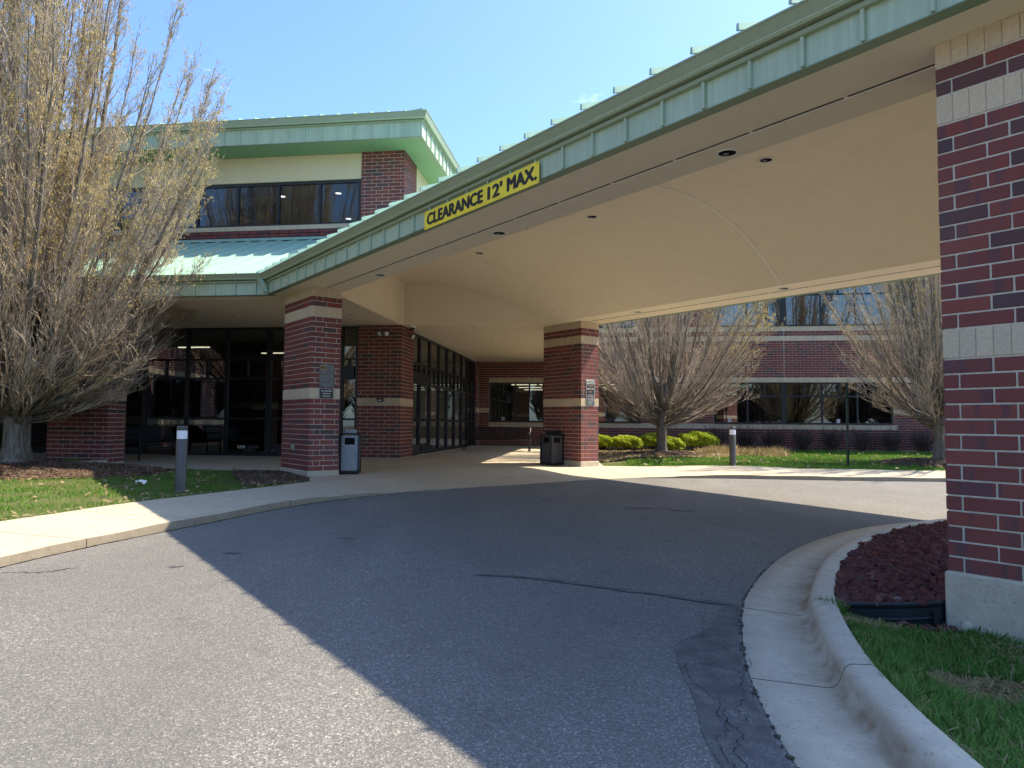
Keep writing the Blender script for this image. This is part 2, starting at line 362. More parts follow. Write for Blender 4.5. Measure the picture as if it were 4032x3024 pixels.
M_GRASSN = blade('near_grass_blades', [(.0, (.09, .22, .04)), (.5, (.15, .31, .06)), (.82, (.22, .38, .09)), (.94, (.34, .33, .16)), (1, (.44, .38, .22))])
M_BUSH = blade('yellow_green_leaves', [(0, (.24, .34, .03)), (.5, (.44, .52, .04)), (1, (.62, .66, .09))])
M_EVER = blade('dark_green_needles', [(0, (.015, .045, .012)), (.6, (.03, .075, .018)), (1, (.05, .10, .03))])
M_STRAW = blade('dry_straw', [(0, (.30, .22, .11)), (.6, (.40, .31, .17)), (1, (.20, .24, .06))])
M_CHIP = blade('mulch_chips', [(0, (.10, .06, .04)), (.5, (.19, .125, .085)), (1, (.34, .26, .19))])
M_LAVA = None
n = N('red_lava_rock'); ge = n.add('ShaderNodeNewGeometry'); w = n.world(); f = n.noise(w, 90, 4, .7)
c = n.ramp(ge.outputs['Random Per Island'], [(0, (.10, .04, .038)), (.4, (.155, .056, .048)), (.7, (.13, .07, .07)), (.95, (.22, .075, .055)), (1, (.25, .19, .17))])
n.col(n.mix(n.rampf(f, .4, .8, 0, .5), c, (.035, .022, .022))).set(.95, .1).bump(f, .8, .006); M_LAVA = n.m
n = N('hornbeam_bark'); w = n.world((9, 9, 1.4)); f = n.noise(w, 2.2, 5, .65, .6); f2 = n.noise(n.world(), 40, 4)
c = n.ramp(f, [(.3, (.095, .08, .06)), (.5, (.19, .165, .13)), (.75, (.33, .30, .245))]); n.col(n.mix(n.rampf(f2, .3, .8, 0, .35), c, (.07, .058, .045))).set(.9, .15).bump(f, .7, .02); M_BARK = n.m
M_TWIG = simple('bare_twigs', (.44, .36, .28), .85, .2, var=.35, scale=5)
M_TWIGD = simple('dark_bare_twigs', (.075, .058, .052), .85, .2, var=.35, scale=5)
M_CATKIN = blade('golden_catkins', [(0, (.36, .25, .08)), (.5, (.55, .42, .14)), (1, (.66, .56, .27))])
M_POST = simple('dark_green_post', (.035, .06, .045), .5, .4)
M_EDGING = simple('black_plastic_edging', (.012, .014, .017), .45, .45, var=.3, scale=9)

# ------------------------------------------------------------------ ground heights
def za(x, y):
    x = min(max(x, -14), 16); y = min(max(y, -14), 18); return .12 + .016*y - .015*x
CTRL = np.array([(-4.4,0,.276),(-4.4,-6,.19),(-4.2,5.9,.36),(-4.06,6.7,.372),(-3.6,8.2,.392),(-3.05,9.9,.408),(-2.4,11.03,.386),(-1.74,11.85,.356),(-.96,12.64,.346),(.18,13.6,.342),(1.51,14.78,.340),
 (2.58,15.5,.338),(3.25,15.55,.345),(4.0,15.8,.370),(4.87,16.07,.384),(6.2,16,.368),(8,16.16,.345),(10,16.46,.32),(15,16.9,.25),(22,17.2,.19),(-5.5,7.7,.40),(-5,9.6,.41),(-4.1,11.5,.425),(-3.6,12.8,.432),(-5.95,2,.32),(-5.95,-4,.24),
 (-3.95,13.85,.437),(-3.45,14.2,.437),(-4.9,15.1,.46),(1.78,18.2,.40),(2.3,18.6,.40),(.9,19.4,.42),(-3,19.4,.53),(-5,19.6,.53),(-8,20.2,.53),(-12,20.8,.53),(-17,21.3,.53),(-2.5,23,.53),(-1.5,27,.53),(-1.2,30.5,.53),(3,30,.53),(8,29.3,.52),(14,28.5,.50),(22,27.4,.48),
 (-5,14.6,.485),(-7.6,15,.50),(-10,15.4,.50),(-14,16,.50),(0,18,.43),(0,20.5,.47),(-2,17,.46),(-8,11,.41),(-10,9,.40),(-9,13,.44),(-14,12,.43),(-20,8,.40),(-16,4,.35),(5.7,18.4,.45),(8.35,18.2,.40),(11,18.3,.37),(5,23,.50),(12,22,.45),(20,22,.38),(-5.11,11.07,.415),(-7,6,.38)])
def hg(x, y):
    d2 = (CTRL[:, 0]-x)**2 + (CTRL[:, 1]-y)**2 + .04; w = 1/d2**2.2
    return float((w*CTRL[:, 2]).sum()/w.sum())
def hg_arr(X, Y):
    d2 = (CTRL[None, :, 0]-X[:, None])**2 + (CTRL[None, :, 1]-Y[:, None])**2 + .04; w = 1/d2**2.2
    return (w*CTRL[None, :, 2]).sum(1)/w.sum(1)

def inside(poly, X, Y):
    r = np.zeros(len(X), bool); n = len(poly); j = n-1
    for i in range(n):
        xi, yi = poly[i]; xj, yj = poly[j]
        c = ((yi > Y) != (yj > Y)) & (X < (xj-xi)*(Y-yi)/((yj-yi) or 1e-12)+xi); r ^= c; j = i
    return r
def dens(poly, step):
    out = []
    for i, p in enumerate(poly):
        q = poly[(i+1) % len(poly)]; L = math.hypot(q[0]-p[0], q[1]-p[1]); k = max(1, int(L/step))
        out += [(p[0]+(q[0]-p[0])*t/k, p[1]+(q[1]-p[1])*t/k) for t in range(k)]
    return out
def sheet(name, poly, zf, step, mat, kind='structure', parent=None, skirt=0., mat2=None):
    """a polygon filled with an interior grid and draped on zf; optional skirt down"""
    poly = dens(poly, step); n = len(poly)
    xs = [p[0] for p in poly]; ys = [p[1] for p in poly]
    gx, gy = np.meshgrid(np.arange(min(xs)+step*.5, max(xs), step), np.arange(min(ys)+step*.5, max(ys), step)); gx = gx.ravel(); gy = gy.ravel()
    m = inside(poly, gx, gy); pts = [Vector(p) for p in poly]
    pa = np.array(poly)
    for x, y in zip(gx[m], gy[m]):
        if ((pa[:, 0]-x)**2+(pa[:, 1]-y)**2).min() > (step*.4)**2: pts.append(Vector((x, y)))
    r = geometry.delaunay_2d_cdt(pts, [(i, (i+1) % n) for i in range(n)], [], 1, 1e-5)
    V = [(v.x, v.y, zf(v.x, v.y)) for v in r[0]]; F = [tuple(f) for f in r[2]]
    if skirt:
        k = len(V); V += [(x, y, zf(x, y)) for x, y in poly] + [(x, y, zf(x, y)-skirt) for x, y in poly]
        ar = sum(poly[i][0]*poly[(i+1) % n][1]-poly[(i+1) % n][0]*poly[i][1] for i in range(n))
        F += [((k+i, k+n+i, k+n+(i+1) % n, k+(i+1) % n) if ar > 0 else (k+i, k+(i+1) % n, k+n+(i+1) % n, k+n+i)) for i in range(n)]
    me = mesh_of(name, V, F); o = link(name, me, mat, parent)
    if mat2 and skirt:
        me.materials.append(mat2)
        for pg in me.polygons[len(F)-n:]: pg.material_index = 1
    if kind: o['kind'] = kind
    return o
def clip(poly, nx, ny, c):
    """keep nx*x+ny*y<=c"""
    out = []
    for i, p in enumerate(poly):
        q = poly[(i+1) % len(poly)]; dp = nx*p[0]+ny*p[1]-c; dq = nx*q[0]+ny*q[1]-c
        if dp <= 0: out.append(p)
        if dp*dq < 0: t = dp/(dp-dq); out.append((p[0]+(q[0]-p[0])*t, p[1]+(q[1]-p[1])*t))
    return out
def smooth(pts, k=6):
    """Catmull-Rom through points"""
    P = [np.array(pts[0])*2-np.array(pts[1])] + [np.array(p) for p in pts] + [np.array(pts[-1])*2-np.array(pts[-2])]; out = []
    for i in range(1, len(P)-2):
        for j in range(k):
            t = j/k; a, b, c, d = P[i-1:i+3]
            out.append(tuple(.5*((2*b)+(-a+c)*t+(2*a-5*b+4*c-d)*t*t+(-a+3*b-3*c+d)*t**3)))
    return out+[tuple(P[-2])]

CL = smooth([(-4.42,-5),(-4.42,-1),(-4.40,2.5),(-4.33,4.6),(-4.211,5.924),(-4.062,6.694),(-3.894,7.3),(-3.607,8.164),(-3.05,9.888),(-2.401,11.028),(-1.739,11.852),(-.957,12.644),(.18,13.605),(1.511,14.75),(2.578,15.42),(3.25,15.66),(4.87,15.98),(6.181,16.05),(7.983,16.18),(10.009,16.42),(15,16.9),(30,17.6)], 5)
CG = smooth([(.93,-6),(.93,-2),(.96,0),(1.03,1.5),(1.143,2.881),(1.187,3.291),(1.275,3.826),(1.438,4.452),(1.685,5.208),(1.932,5.775),(2.516,6.846),(3.272,7.903),(4.144,8.837),(4.8,9.36),(5.8,9.93),(7.4,10.45),(10,10.9),(15,11.2),(30,11.4)], 6)

gnd = sheet('ground', [(-260,-260),(260,-260),(260,260),(-260,260)], lambda x, y: -.55, 40, M_DIRT)
road_poly = CL + [(30, 11.4)][:0] + CG[::-1] + [(4,-12),(30,-14),(30,-60),(-40,-60),(-40,-14),(-7,-10)]
sheet('asphalt_road', road_poly, za, .8, M_ASPH)
# lawn base sheets
LB = smooth([(-5.95,-5),(-5.92,0),(-5.85,4),(-5.72,6.3),(-5.515,7.723),(-5.229,8.843),(-5.007,9.633),(-4.7,10.335),(-4.11,11.546),(-3.607,12.797)], 5)     # back edge of left walk
c1 = aw(-.02, -.02); c2 = aw(-.02, 1.5)
lawn_l = LB + [c1, c2, bw(-6.9, 13.85), bw(-26, 13.85), (-40, 12), (-40, -5)]
sheet('lawn', lawn_l, lambda x, y: hg(x, y)-.012, .6, M_SOIL)
RB = [(2.42,18.75),(3.906,18.62),(5.737,18.36),(8.353,18.2),(11.009,18.4),(16,18.9),(30,19.7)]
lawn_r = RB + [(30, 26), bw(14.0, 30.45), bw(-1.2, 30.45)]
sheet('lawn', lawn_r, lambda x, y: hg(x, y)-.012, .7, M_SOIL)

# ---------------- walks: slabs with joints
walk = bpy.data.objects.new('sidewalk', None); COL.objects.link(walk); walk['kind'] = 'structure'; BASE['sidewalk'] = Vector()
def slab(poly, zf=hg, skirt=.3):
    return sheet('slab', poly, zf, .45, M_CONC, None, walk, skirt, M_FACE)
def near_i(curve, p): return min(range(len(curve)), key=lambda i: (curve[i][0]-p[0])**2+(curve[i][1]-p[1])**2)
def shrink(poly, d=.008):
    cx = sum(p[0] for p in poly)/len(poly); cy = sum(p[1] for p in poly)/len(poly)
    out = []
    for x, y in poly:
        L = math.hypot(x-cx, y-cy) or 1; out.append((x-(x-cx)/L*d, y-(y-cy)/L*d))
    return out
joints = [((-4.42,-5),(-5.95,-5)),((-4.42,-2.2),(-5.94,-2)),((-4.41,.6),(-5.9,.9)),((-4.37,3.6),(-5.86,3.9)),((-4.005,6.75),(-5.72,7.1)),((-3.609,8.158),(-5.312,8.75)),((-2.994,9.95),(-4.62,10.5)),((-1.9,11.66),(-3.607,12.797))]
for (f0_, b0_), (f1_, b1_) in zip(joints[:-1], joints[1:]):
    i0, i1 = near_i(CL, f0_), near_i(CL, f1_); k0, k1 = near_i(LB, b0_), near_i(LB, b1_)
    slab(shrink([tuple(x) for x in CL[i0:i1+1]] + [tuple(x) for x in LB[k0:k1+1]][::-1]))
# plaza: bounded by the flush kerb, the building and P2
i0 = near_i(CL, (-1.9,11.66)); i1 = near_i(CL, (3.25,15.66))
plaza = [tuple(x) for x in CL[i0:i1+1]] + [(2.42,18.75), bw(-1.15, 30.5), bw(-5.7, 30.5), bw(-5.7, 18.7), bw(-26, 18.9), bw(-26, 13.87), bw(-6.88, 13.87), c2, c1, (-3.607,12.797)]
cuts = [(A2, [-1.0, 2.3, 5.6, 9.0]), (B2, [2.6, 6.0])]
pieces = [plaza]
for q0 in (18.75, 22.6, 26.5):      # across the entry
    nxt = []
    for pc in pieces: nxt += [clip(pc, Y2[0], Y2[1], q0-.004), clip(pc, -Y2[0], -Y2[1], -(q0+.004))]
    pieces = [p for p in nxt if len(p) > 2]
for p0 in (-21., -16.4, -11.6, -6.9):
    nxt = []
    for pc in pieces: nxt += [clip(pc, X2[0], X2[1], p0-.004), clip(pc, -X2[0], -X2[1], -(p0+.004))]
    pieces = [p for p in nxt if len(p) > 2]
def cut_line(pieces, nx, ny, c, test):
    out = []
    for pc in pieces:
        cx = sum(p[0] for p in pc)/len(pc); cy = sum(p[1] for p in pc)/len(pc)
        if test(cx, cy): out += [clip(pc, nx, ny, c-.004), clip(pc, -nx, -ny, -c-.004)]
        else: out.append(pc)
    return [p for p in out if len(p) > 2]
front = lambda x, y: (x*X2[0]+y*X2[1] > -6.9) and (x*Y2[0]+y*Y2[1] < 18.75)
for b0 in (2.1, 4.9): pieces = cut_line(pieces, B2[0], B2[1], float(P1@B2)+b0, front)
pieces = cut_line(pieces, A2[0], A2[1], float(P1@A2)-.95, front)
for pc in pieces: slab(pc)
# far walk along the bend
j_f = [(3.25,15.66),(4.4,15.9),(5.75,16.03),(7.9,16.17),(10.0,16.42),(13,16.75),(17,17.0),(23,17.3),(30,17.6)]
j_b = [(2.42,18.75),(4.1,18.6),(5.75,18.36),(8.0,18.22),(10.3,18.36),(13.2,18.6),(17.2,19.0),(23,19.34),(30,19.7)]
for k in range(len(j_f)-1):
    i0, i1 = near_i(CL, j_f[k]), near_i(CL, j_f[k+1]); slab(shrink([tuple(x) for x in CL[i0:i1+1]] + [j_b[k+1], j_b[k]]))

# ---------------- kerb and gutter round the island
curb = bpy.data.objects.new('curb', None); COL.objects.link(curb); curb['kind'] = 'structure'
def off(curve, d):
    out = []
    for i in range(len(curve)):
        a = np.array(curve[max(i-1, 0)]); b = np.array(curve[min(i+1, len(curve)-1)]); t = (b-a)/np.linalg.norm(b-a)
        out.append((curve[i][0]+t[1]*d, curve[i][1]-t[0]*d))
    return out
PROF = [(0,-.2),(0,.004),(.20,-.006),(.36,-.014),(.405,-.010),(.43,.012),(.448,.055),(.458,.088),(.478,.108),(.505,.116),(.585,.118),(.608,.112),(.616,.098),(.618,-.2)]
rings = [off(CG, o) for o, _ in PROF]
acc = [0]
for i in range(1, len(CG)): acc.append(acc[-1]+math.hypot(CG[i][0]-CG[i-1][0], CG[i][1]-CG[i-1][1]))
def at_s(ring, s):
    s = min(max(s, 0), acc[-1]-1e-6); i = int(np.searchsorted(acc, s, 'right'))-1; i = min(i, len(ring)-2); t = (s-acc[i])/(acc[i+1]-acc[i])
    return (ring[i][0]+(ring[i+1][0]-ring[i][0])*t, ring[i][1]+(ring[i+1][1]-ring[i][1])*t)
sj = acc[near_i(CG, (1.29,3.86))]; sl = [sj-6.4, sj-3.2, sj, acc[near_i(CG, (1.70,5.25))], acc[near_i(CG, (2.516,6.846))], acc[near_i(CG, (3.7,8.4))], acc[near_i(CG, (5.2,9.6))], acc[near_i(CG, (8,10.5))], acc[near_i(CG, (14,11.1))], acc[-1]]
for s0, s1 in zip(sl[:-1], sl[1:]):
    m = MB(); ss = np.linspace(s0+.005, s1-.005, max(3, int((s1-s0)/.22))); V = []; k = len(PROF)
    for s in ss:
        p0 = at_s(CG, s); zz = za(*p0)
        for (o, z), ring in zip(PROF, rings):
            x, y = at_s(ring, s); V.append((x, y, zz+z))
    F = [(a*k+i, a*k+i+1, (a+1)*k+i+1, (a+1)*k+i) for a in range(len(ss)-1) for i in range(k-1)]
    m.add(V, F); o = m.build('curb_section', M_CURB, curb, local=True); o.data.polygons.foreach_set('use_smooth', [True]*len(o.data.polygons))
    at = o.data.attributes.new('stain', 'FLOAT', 'POINT'); dirt = {2: .12, 3: .45, 4: .95, 5: 1., 6: .75, 7: .4, 8: .12}
    at.data.foreach_set('value', [dirt.get(i % k, 0.) for i in range(len(V))])

# ---------------- island ground, lava bed, edging
CB = off(CG, .62)
P3W = aw(0, -11.3622)
EDGE = smooth([(2.26,5.04),(2.45,4.93),(2.68,4.86),(2.90,4.85),(2.965,4.90)], 6)
def hi(x, y):
    """island level"""
    d = min((x-c[0])**2+(y-c[1])**2 for c in CB[::3])**.5
    base = za(x, y)+.09; e = (min(max(x, 2.3), 2.95)-x)**2+(4.86-y)**2
    return base - .06*min(d/.5, 1.) - .035*math.exp(-e/.08)
i_e = near_i(CB, EDGE[0])
isl_grass = [tuple(c) for c in CB[:i_e+1]] + [tuple(e) for e in EDGE] + [(12, 4.2), (12, -6)]
isl_grass = [p for p in isl_grass if True]
sheet('lawn', isl_grass, hi, .35, M_SOIL)
def hl(x, y):
    d = min((x-c[0])**2+(y-c[1])**2 for c in CB[::3])**.5
    return za(x, y)+.075+.10*min(d/.7, 1.)
lava_poly = [tuple(e) for e in EDGE][::-1] + [tuple(c) for c in CB[i_e:]][:60] + [(30, 6), (12, 4.3)]
sheet('lava_bed', lava_poly, hl, .35, M_MULCH)

# asphalt patch and crack sealer, thin sheets on the road
patch = [(1.70,5.35),(1.598,5.30),(1.48,5.10),(1.385,4.876),(1.264,4.66),(1.10,4.47),(.994,4.27),(.94,4.038),(.922,3.804),(.905,3.577),(.88,3.393),(.845,3.195),(.835,3.021),(.841,2.80),(.86,2.2),(.9,1.4)]
pin = [(c[0]-.03, c[1]) for c in CG if 1.4 <= c[1] <= 5.3]
sheet('asphalt_patch', smooth(patch, 4) + pin, lambda x, y: za(x, y)+.004, .25, M_SEAL)
def ribbon(name, pts, w, mat, dz, k=5, jit=.0, taper=True):
    c = smooth(pts, k); nn = len(c); V = []; rg = random.Random(len(pts)*13+int(abs(pts[0][0])*100))
    for i, p in enumerate(c):
        a = np.array(c[max(i-1, 0)]); b = np.array(c[min(i+1, nn-1)]); t = (b-a)/(np.linalg.norm(b-a)+1e-9)
        ww = w*(.55+.9*rg.random())*(min(1, .25+i/3, .25+(nn-1-i)/3) if taper else 1); jx = (rg.random()-.5)*jit
        for s_ in (-1, 1):
            x = p[0]-t[1]*s_*ww+t[1]*jx; y = p[1]+t[0]*s_*ww-t[0]*jx; V.append((x, y, za(x, y)+dz))
    F = [(2*i, 2*i+1, 2*i+3, 2*i+2) for i in range(nn-1)]
    o = link(name, mesh_of(name, V, [f[::-1] for f in F]), mat); o['kind'] = 'structure'; return o
ribbon('crack_sealer', [(-.30,6.05),(-.02,6.03),(.40,5.90),(.75,5.72),(.97,5.61),(1.2,5.51),(1.38,5.40),(1.62,5.28)], .035, M_SEAL, .006)
for pts in ([(1.45,5.05),(1.36,4.72),(1.30,4.50),(1.36,4.3),(1.44,4.12),(1.40,3.98),(1.33,3.9)], [(1.30,4.5),(1.10,4.36),(1.05,4.2),(1.12,4.05),(1.22,3.98),(1.33,3.9),(1.28,3.72),(1.24,3.55),(1.16,3.42),(1.19,3.25)],
            [(1.08,4.05),(1.03,3.85),(1.06,3.66),(1.1,3.5),(1.06,3.32),(1.10,3.15),(1.02,2.98),(1.04,2.7)], [(1.10,3.45),(1.05,3.2),(.98,3.1),(.97,2.9),(1.0,2.7),(.99,2.4)]):
    pts = [(x-.09, y) for x, y in pts]; ribbon('asphalt_crack', pts, .0015, M_CRACK_RECESS, .0085, 8, .03)
ribbon('asphalt_crack', [(-4.2,5.6),(-4.0,5.75),(-3.75,5.8),(-3.6,6.0)], .006, M_CRACK_RECESS, .004, 6, .04)
for (x, y, l) in ((-1.72,7.6,.05),(-.9,10.0,.05),(-2.6,6.7,.04),(-2.85,6.1,.03),(.6,11.2,.06),(1.9,10.6,.12),(2.5,10.4,.1)):
    ribbon('asphalt_stain', [(x-l*2, y), (x-l, y+.02), (x, y-.03), (x+l, y+.01), (x+2*l, y+.03)], l*.7, M_SEAL, .004, 5)
ribbon('curb_gap', [(c[0]+.012, c[1]-.012) for c in CL if -3 < c[1] < 12.2][::2], .011, M_CRACK_RECESS, .003, 6, .012, False)
# worn joint where the sealer breaks up along the gutter
for k in range(70):
    s = sl[1] + (sl[4]-sl[1])*RNG.random(); x, y = at_s(off(CG, -.012), s) if False else at_s(CG, s)
GUT = MB()
for k in range(170):
    s = sl[1] + (sl[4]-sl[1])*RNG.random(); x, y = at_s(CG, s); x -= .002+.016*RNG.random()**2; r = .003+.009*RNG.random()**2
    a = [(x+r*(.6+.8*RNG.random())*math.cos(t), y+1.6*r*(.6+.8*RNG.random())*math.sin(t)) for t in np.linspace(0, 2*math.pi, 6)[:-1]]
    GUT.prism(a, lambda u, v: za(u, v), lambda u, v: za(u, v)+.010)
GUT.build('broken_asphalt_crumbs', M_DIRT, kind='stuff')

# ------------------------------------------------------------------ brickwork
CH = .1016; JT = .013; BH = CH-JT; BD = .092
BRK = {}
def unit_mesh(kind, l, d, h):
    key = (kind, round(l, 3), round(d, 3), round(h, 3))
    if key not in BRK:
        v, f = cbox_data(l, d, h, .0035 if kind == 'brick' else .002); me = mesh_of(kind, v, f); me.materials.append(M_BRICK if kind == 'brick' else M_BEIGE); BRK[key] = me
    return BRK[key]
ROT = {'S': 0, 'E': math.pi/2, 'N': math.pi, 'W': -math.pi/2}
def place(face, u, z, l, Lx, Ly):
    """origin of a unit whose left end (seen from outside) is u along the face"""
    return {'S': (u, 0, z), 'E': (Lx, u, z), 'N': (Lx-u, Ly, z), 'W': (0, Ly-u, z)}[face]
def fill(u0, u1, nom=.295):
    jt = JT if nom > .2 else .005
    n = max(1, round((u1-u0+jt)/(nom+.010))); l = (u1-u0-(n-1)*jt)/n
    return [(u0+i*(l+jt), l) for i in range(n)]
def bond_rows(Lx, Ly, spec):
    """list of (kind, face, u, z, l, depth, h) in column coordinates"""
    out = []; z = 0; r = 0
    for kind, cnt in spec:
        if kind == 'b':
            for _ in range(int(cnt)):
                big, small = (('S', Lx), ('N', Lx)), (('E', Ly), ('W', Ly))
                if r % 2: big, small = small, big
                for f, L in big:
                    fs = fill(0, L)
                    for i, (u, l) in enumerate(fs): out.append(('brick', f, u, z+JT*.5, l, BD if i in (0, len(fs)-1) else .05, BH))
                for f, L in small:
                    lo, hi_ = BD+JT, L-BD-JT
                    if hi_-lo > .5: fs = fill(lo, hi_)
                    else: fs = [(lo, .12)] + fill(lo+.12+JT, hi_)
                    for u, l in fs: out.append(('brick', f, u, z+JT*.5, l, .05, BH))
                z += CH; r += 1
        else:
            h = cnt*CH-JT; s = .0916
            for f, L in (('S', Lx), ('N', Lx)):
                fs = fill(0, L, .0916)
                for i, (u, l) in enumerate(fs): out.append(('band_brick', f, u, z+JT*.5, l, l if i in (0, len(fs)-1) else .05, h))
            for f, L in (('E', Ly), ('W', Ly)):
                for u, l in fill(fs[0][1]+.005, L-fs[0][1]-.005, .0916): out.append(('band_brick', f, u, z+JT*.5, l, .05, h))
            z += cnt*CH
    return out, z
SPEC = [('b', 14), ('s', 2), ('b', 14), ('s', 2), ('b', 2), ('s', 1.72)]
def brick_pillar(parent, org, Lx, Ly, spec, vis, core_extra=0., limit=None):
    units, top = bond_rows(Lx, Ly, spec)
    if limit: units = [u for u in units if limit(u)]
    stuff = MB(); stuffb = MB(); nb = 0
    units.sort(key=lambda u: vis.index(u[1]) if u[1] in vis else 9)
    for kind, f, u, z, l, d, h in units:
        x, y, zz = place(f, u, z, l, Lx, Ly); j = (RNG.random()-.5)*.004
        ca, sa = math.cos(ROT[f]), math.sin(ROT[f]); x += -sa*j; y += ca*j
        if f in vis and (kind != 'brick' or nb < 300):
            nb += kind == 'brick'
            link(kind, unit_mesh(kind, l, d, h), None, parent, (org[0]+x, org[1]+y, org[2]+zz), ROT[f])
        else:
            v, fc = cbox_data(l, d, h, .0035)
            (stuff if kind == 'brick' else stuffb).add([(org[0]+x+ca*a-sa*b, org[1]+y+sa*a+ca*b, org[2]+zz+c) for a, b, c in v], fc)
    if stuff.v: stuff.build('brickwork', M_BRICK, parent, kind='stuff', local=True)
    if stuffb.v: stuffb.build('band_brickwork', M_BEIGE, parent, kind='stuff', local=True)
    g = .008
    MB().box(org[0]+g, org[0]+Lx-g, org[1]+g, org[1]+Ly-g, org[2]-.02, org[2]+top+core_extra).build('mortar_core', M_MORTAR, parent, local=True)
    return top
CW, CLN = .628, 1.5155
ZB = .535; ZS = ZB+35.72*CH          # brick base and soffit level
def column(label, frame, bx, by, Lx, Ly, vis, gz, proud=.012, group='brick columns'):
    c = thing('brick_column', label, 'column', frame, (bx, by, gz), group)
    brick_pillar(c, (0, 0, ZB-gz), Lx, Ly, SPEC, vis)
    m = MB().cbox(-proud, Lx+proud, -proud, Ly+proud, -.35, ZB-gz, .012); m.build('plinth', M_PLINTH, c, local=True); return c
column('brick column beside the silver litter bin, with worn grey sign on its narrow side', FA, 0, 0, CW, CLN, ['S', 'W'], .437)
column('brick column beside the dark litter bin, its signs half in sunlight', FA, 7.21, 0, CW, CLN, ['S', 'W'], .40)
column('brick column on tall concrete plinth next to the red lava rock bed', FA, 0, -11.3622-CLN, CW, CLN, ['W'], .19, .018)
column('brick canopy column without signs, across the drive from the lava rock bed', FA, 7.21, -11.3622-CLN, CW, CLN, ['W'], .10, .018)
P0 = (-11.342-CLN+.03, 14.71)
column('brick column behind the multi-stemmed tree, bench beside it', FB, P0[0], P0[1], CLN, CW, ['S', 'E'], .48, .004)
column('brick column at the far end of the covered walk', FB, P0[0]-6.2, P0[1], CLN, CW, ['S', 'E'], .48, .004)

# ------------------------------------------------------------------ entrance canopy
can = thing('entrance_canopy', 'drive-through canopy with green metal edge and curved tan ceiling', 'canopy', FA, (0, 0, ZS))
VB0, VB1, VR = .72, 6.92, 1.2; VC = (VB0+VB1)/2; VH = (VB1-VB0)/2; VRAD = (VH*VH+VR*VR)/2/VR
def vz(b): return ZS + math.sqrt(max(0, VRAD**2-(b-VC)**2))-(VRAD-VR)
AEND = -13.7; B_F, B_K = -.41, 8.14
xb_A = float(X2@A2); xb_B = float(X2@B2); yb_A = float(Y2@A2); yb_B = float(Y2@B2)
WP, WQ = -5.66, 18.72
def a_wall(b):                      # where the vault meets the building-side walls
    a1 = (WP-float(X2@P1)-b*xb_B)/xb_A; a2 = (WQ-float(Y2@P1)-b*yb_B)/yb_A
    return min(a1, a2)
# flat soffit bands
def quadsheet(name, pts, mat, parent, thick=.04):
    m = MB(); m.prism(pts, pts_z, pts_z+thick); return m.build(name, mat, parent)
pts_z = ZS
MB().prism([(-.30, AEND+.12), (VB0, AEND+.12), (VB0, a_wall(VB0)), (-.30, 1.75)], ZS, ZS+.05).build('soffit', M_TAN, can)
MB().prism([(VB1, AEND+.12), (8.03, AEND+.12), (8.03, 1.35), (VB1, 1.35)], ZS, ZS+.05).build('soffit', M_TAN, can)
MB().prism([(VB0, AEND+.12), (VB1, AEND+.12), (VB1, -12.95), (VB0, -12.95)], ZS, ZS+.05).build('soffit', M_TAN, can)
# vault
bs = [VB0+(VB1-VB0)*i/48 for i in range(49)]
bk = sorted(set(bs+[(0, 0)][:0]))
V = []; F = []
for b in bs: V += [(b, -12.95, vz(b)), (b, a_wall(b), vz(b))]
for i in range(len(bs)-1): F.append((2*i, 2*i+1, 2*i+3, 2*i+2))
MB().add(V, F).build('vault_ceiling', M_TAN, can, smooth=True)
for nm, rng in (('vault_side_wall', lambda b: True),):
    # side wall (along the building's depth) and end wall (along its front)
    bm_ = [b for b in np.linspace(VB0, VB1, 60)]
    bcr = min(bm_, key=lambda b: -a_wall(b)); 
    for part, sel in (('side_wall', [b for b in bm_ if b <= bcr]), ('end_wall', [b for b in bm_ if b >= bcr])):
        V = []; F = []
        for b in sel: V += [(b, a_wall(b), ZS-.002), (b, a_wall(b), vz(b)+.02)]
        F = [(2*i, 2*i+2, 2*i+3, 2*i+1) for i in range(len(sel)-1)]
        MB().add(V, F).build(part, M_TAN, can)
    V = []
    for b in bm_: V += [(b, -12.95, ZS), (b, -12.95, vz(b)+.02)]
    MB().add(V, [(2*i, 2*i+1, 2*i+3, 2*i+2) for i in range(len(bm_)-1)]).build('end_wall', M_TAN, can)
# control joints on the vault
for a in (-5.87, .27, -12.0):
    V = []
    for b in bs:
        if a+.02 < a_wall(b): V += [(b, a-.018, vz(b)-.008), (b, a+.018, vz(b)-.008)]
    MB().add(V, [(2*i, 2*i+1, 2*i+3, 2*i+2) for i in range(len(V)//2-1)]).build('ceiling_joint', M_BEAD, can)
# slot vents along both flat bands: dark slots with a light strip
for b0, a1, sg in ((.29, -.02, 1), (7.44, .2, 1)):
    a = AEND+.5
    while a < a1-.1:
        e = min(a+.86, a1); MB().box(b0-.016, b0+.004, a, e-.02, ZS-.003, ZS+.01).build('vent_slot', M_SLOT, can); a += .88
    MB().box(b0+.004, b0+.030, AEND+.45, a1, ZS-.006, ZS+.01).build('vent_trim', M_LITE, can)
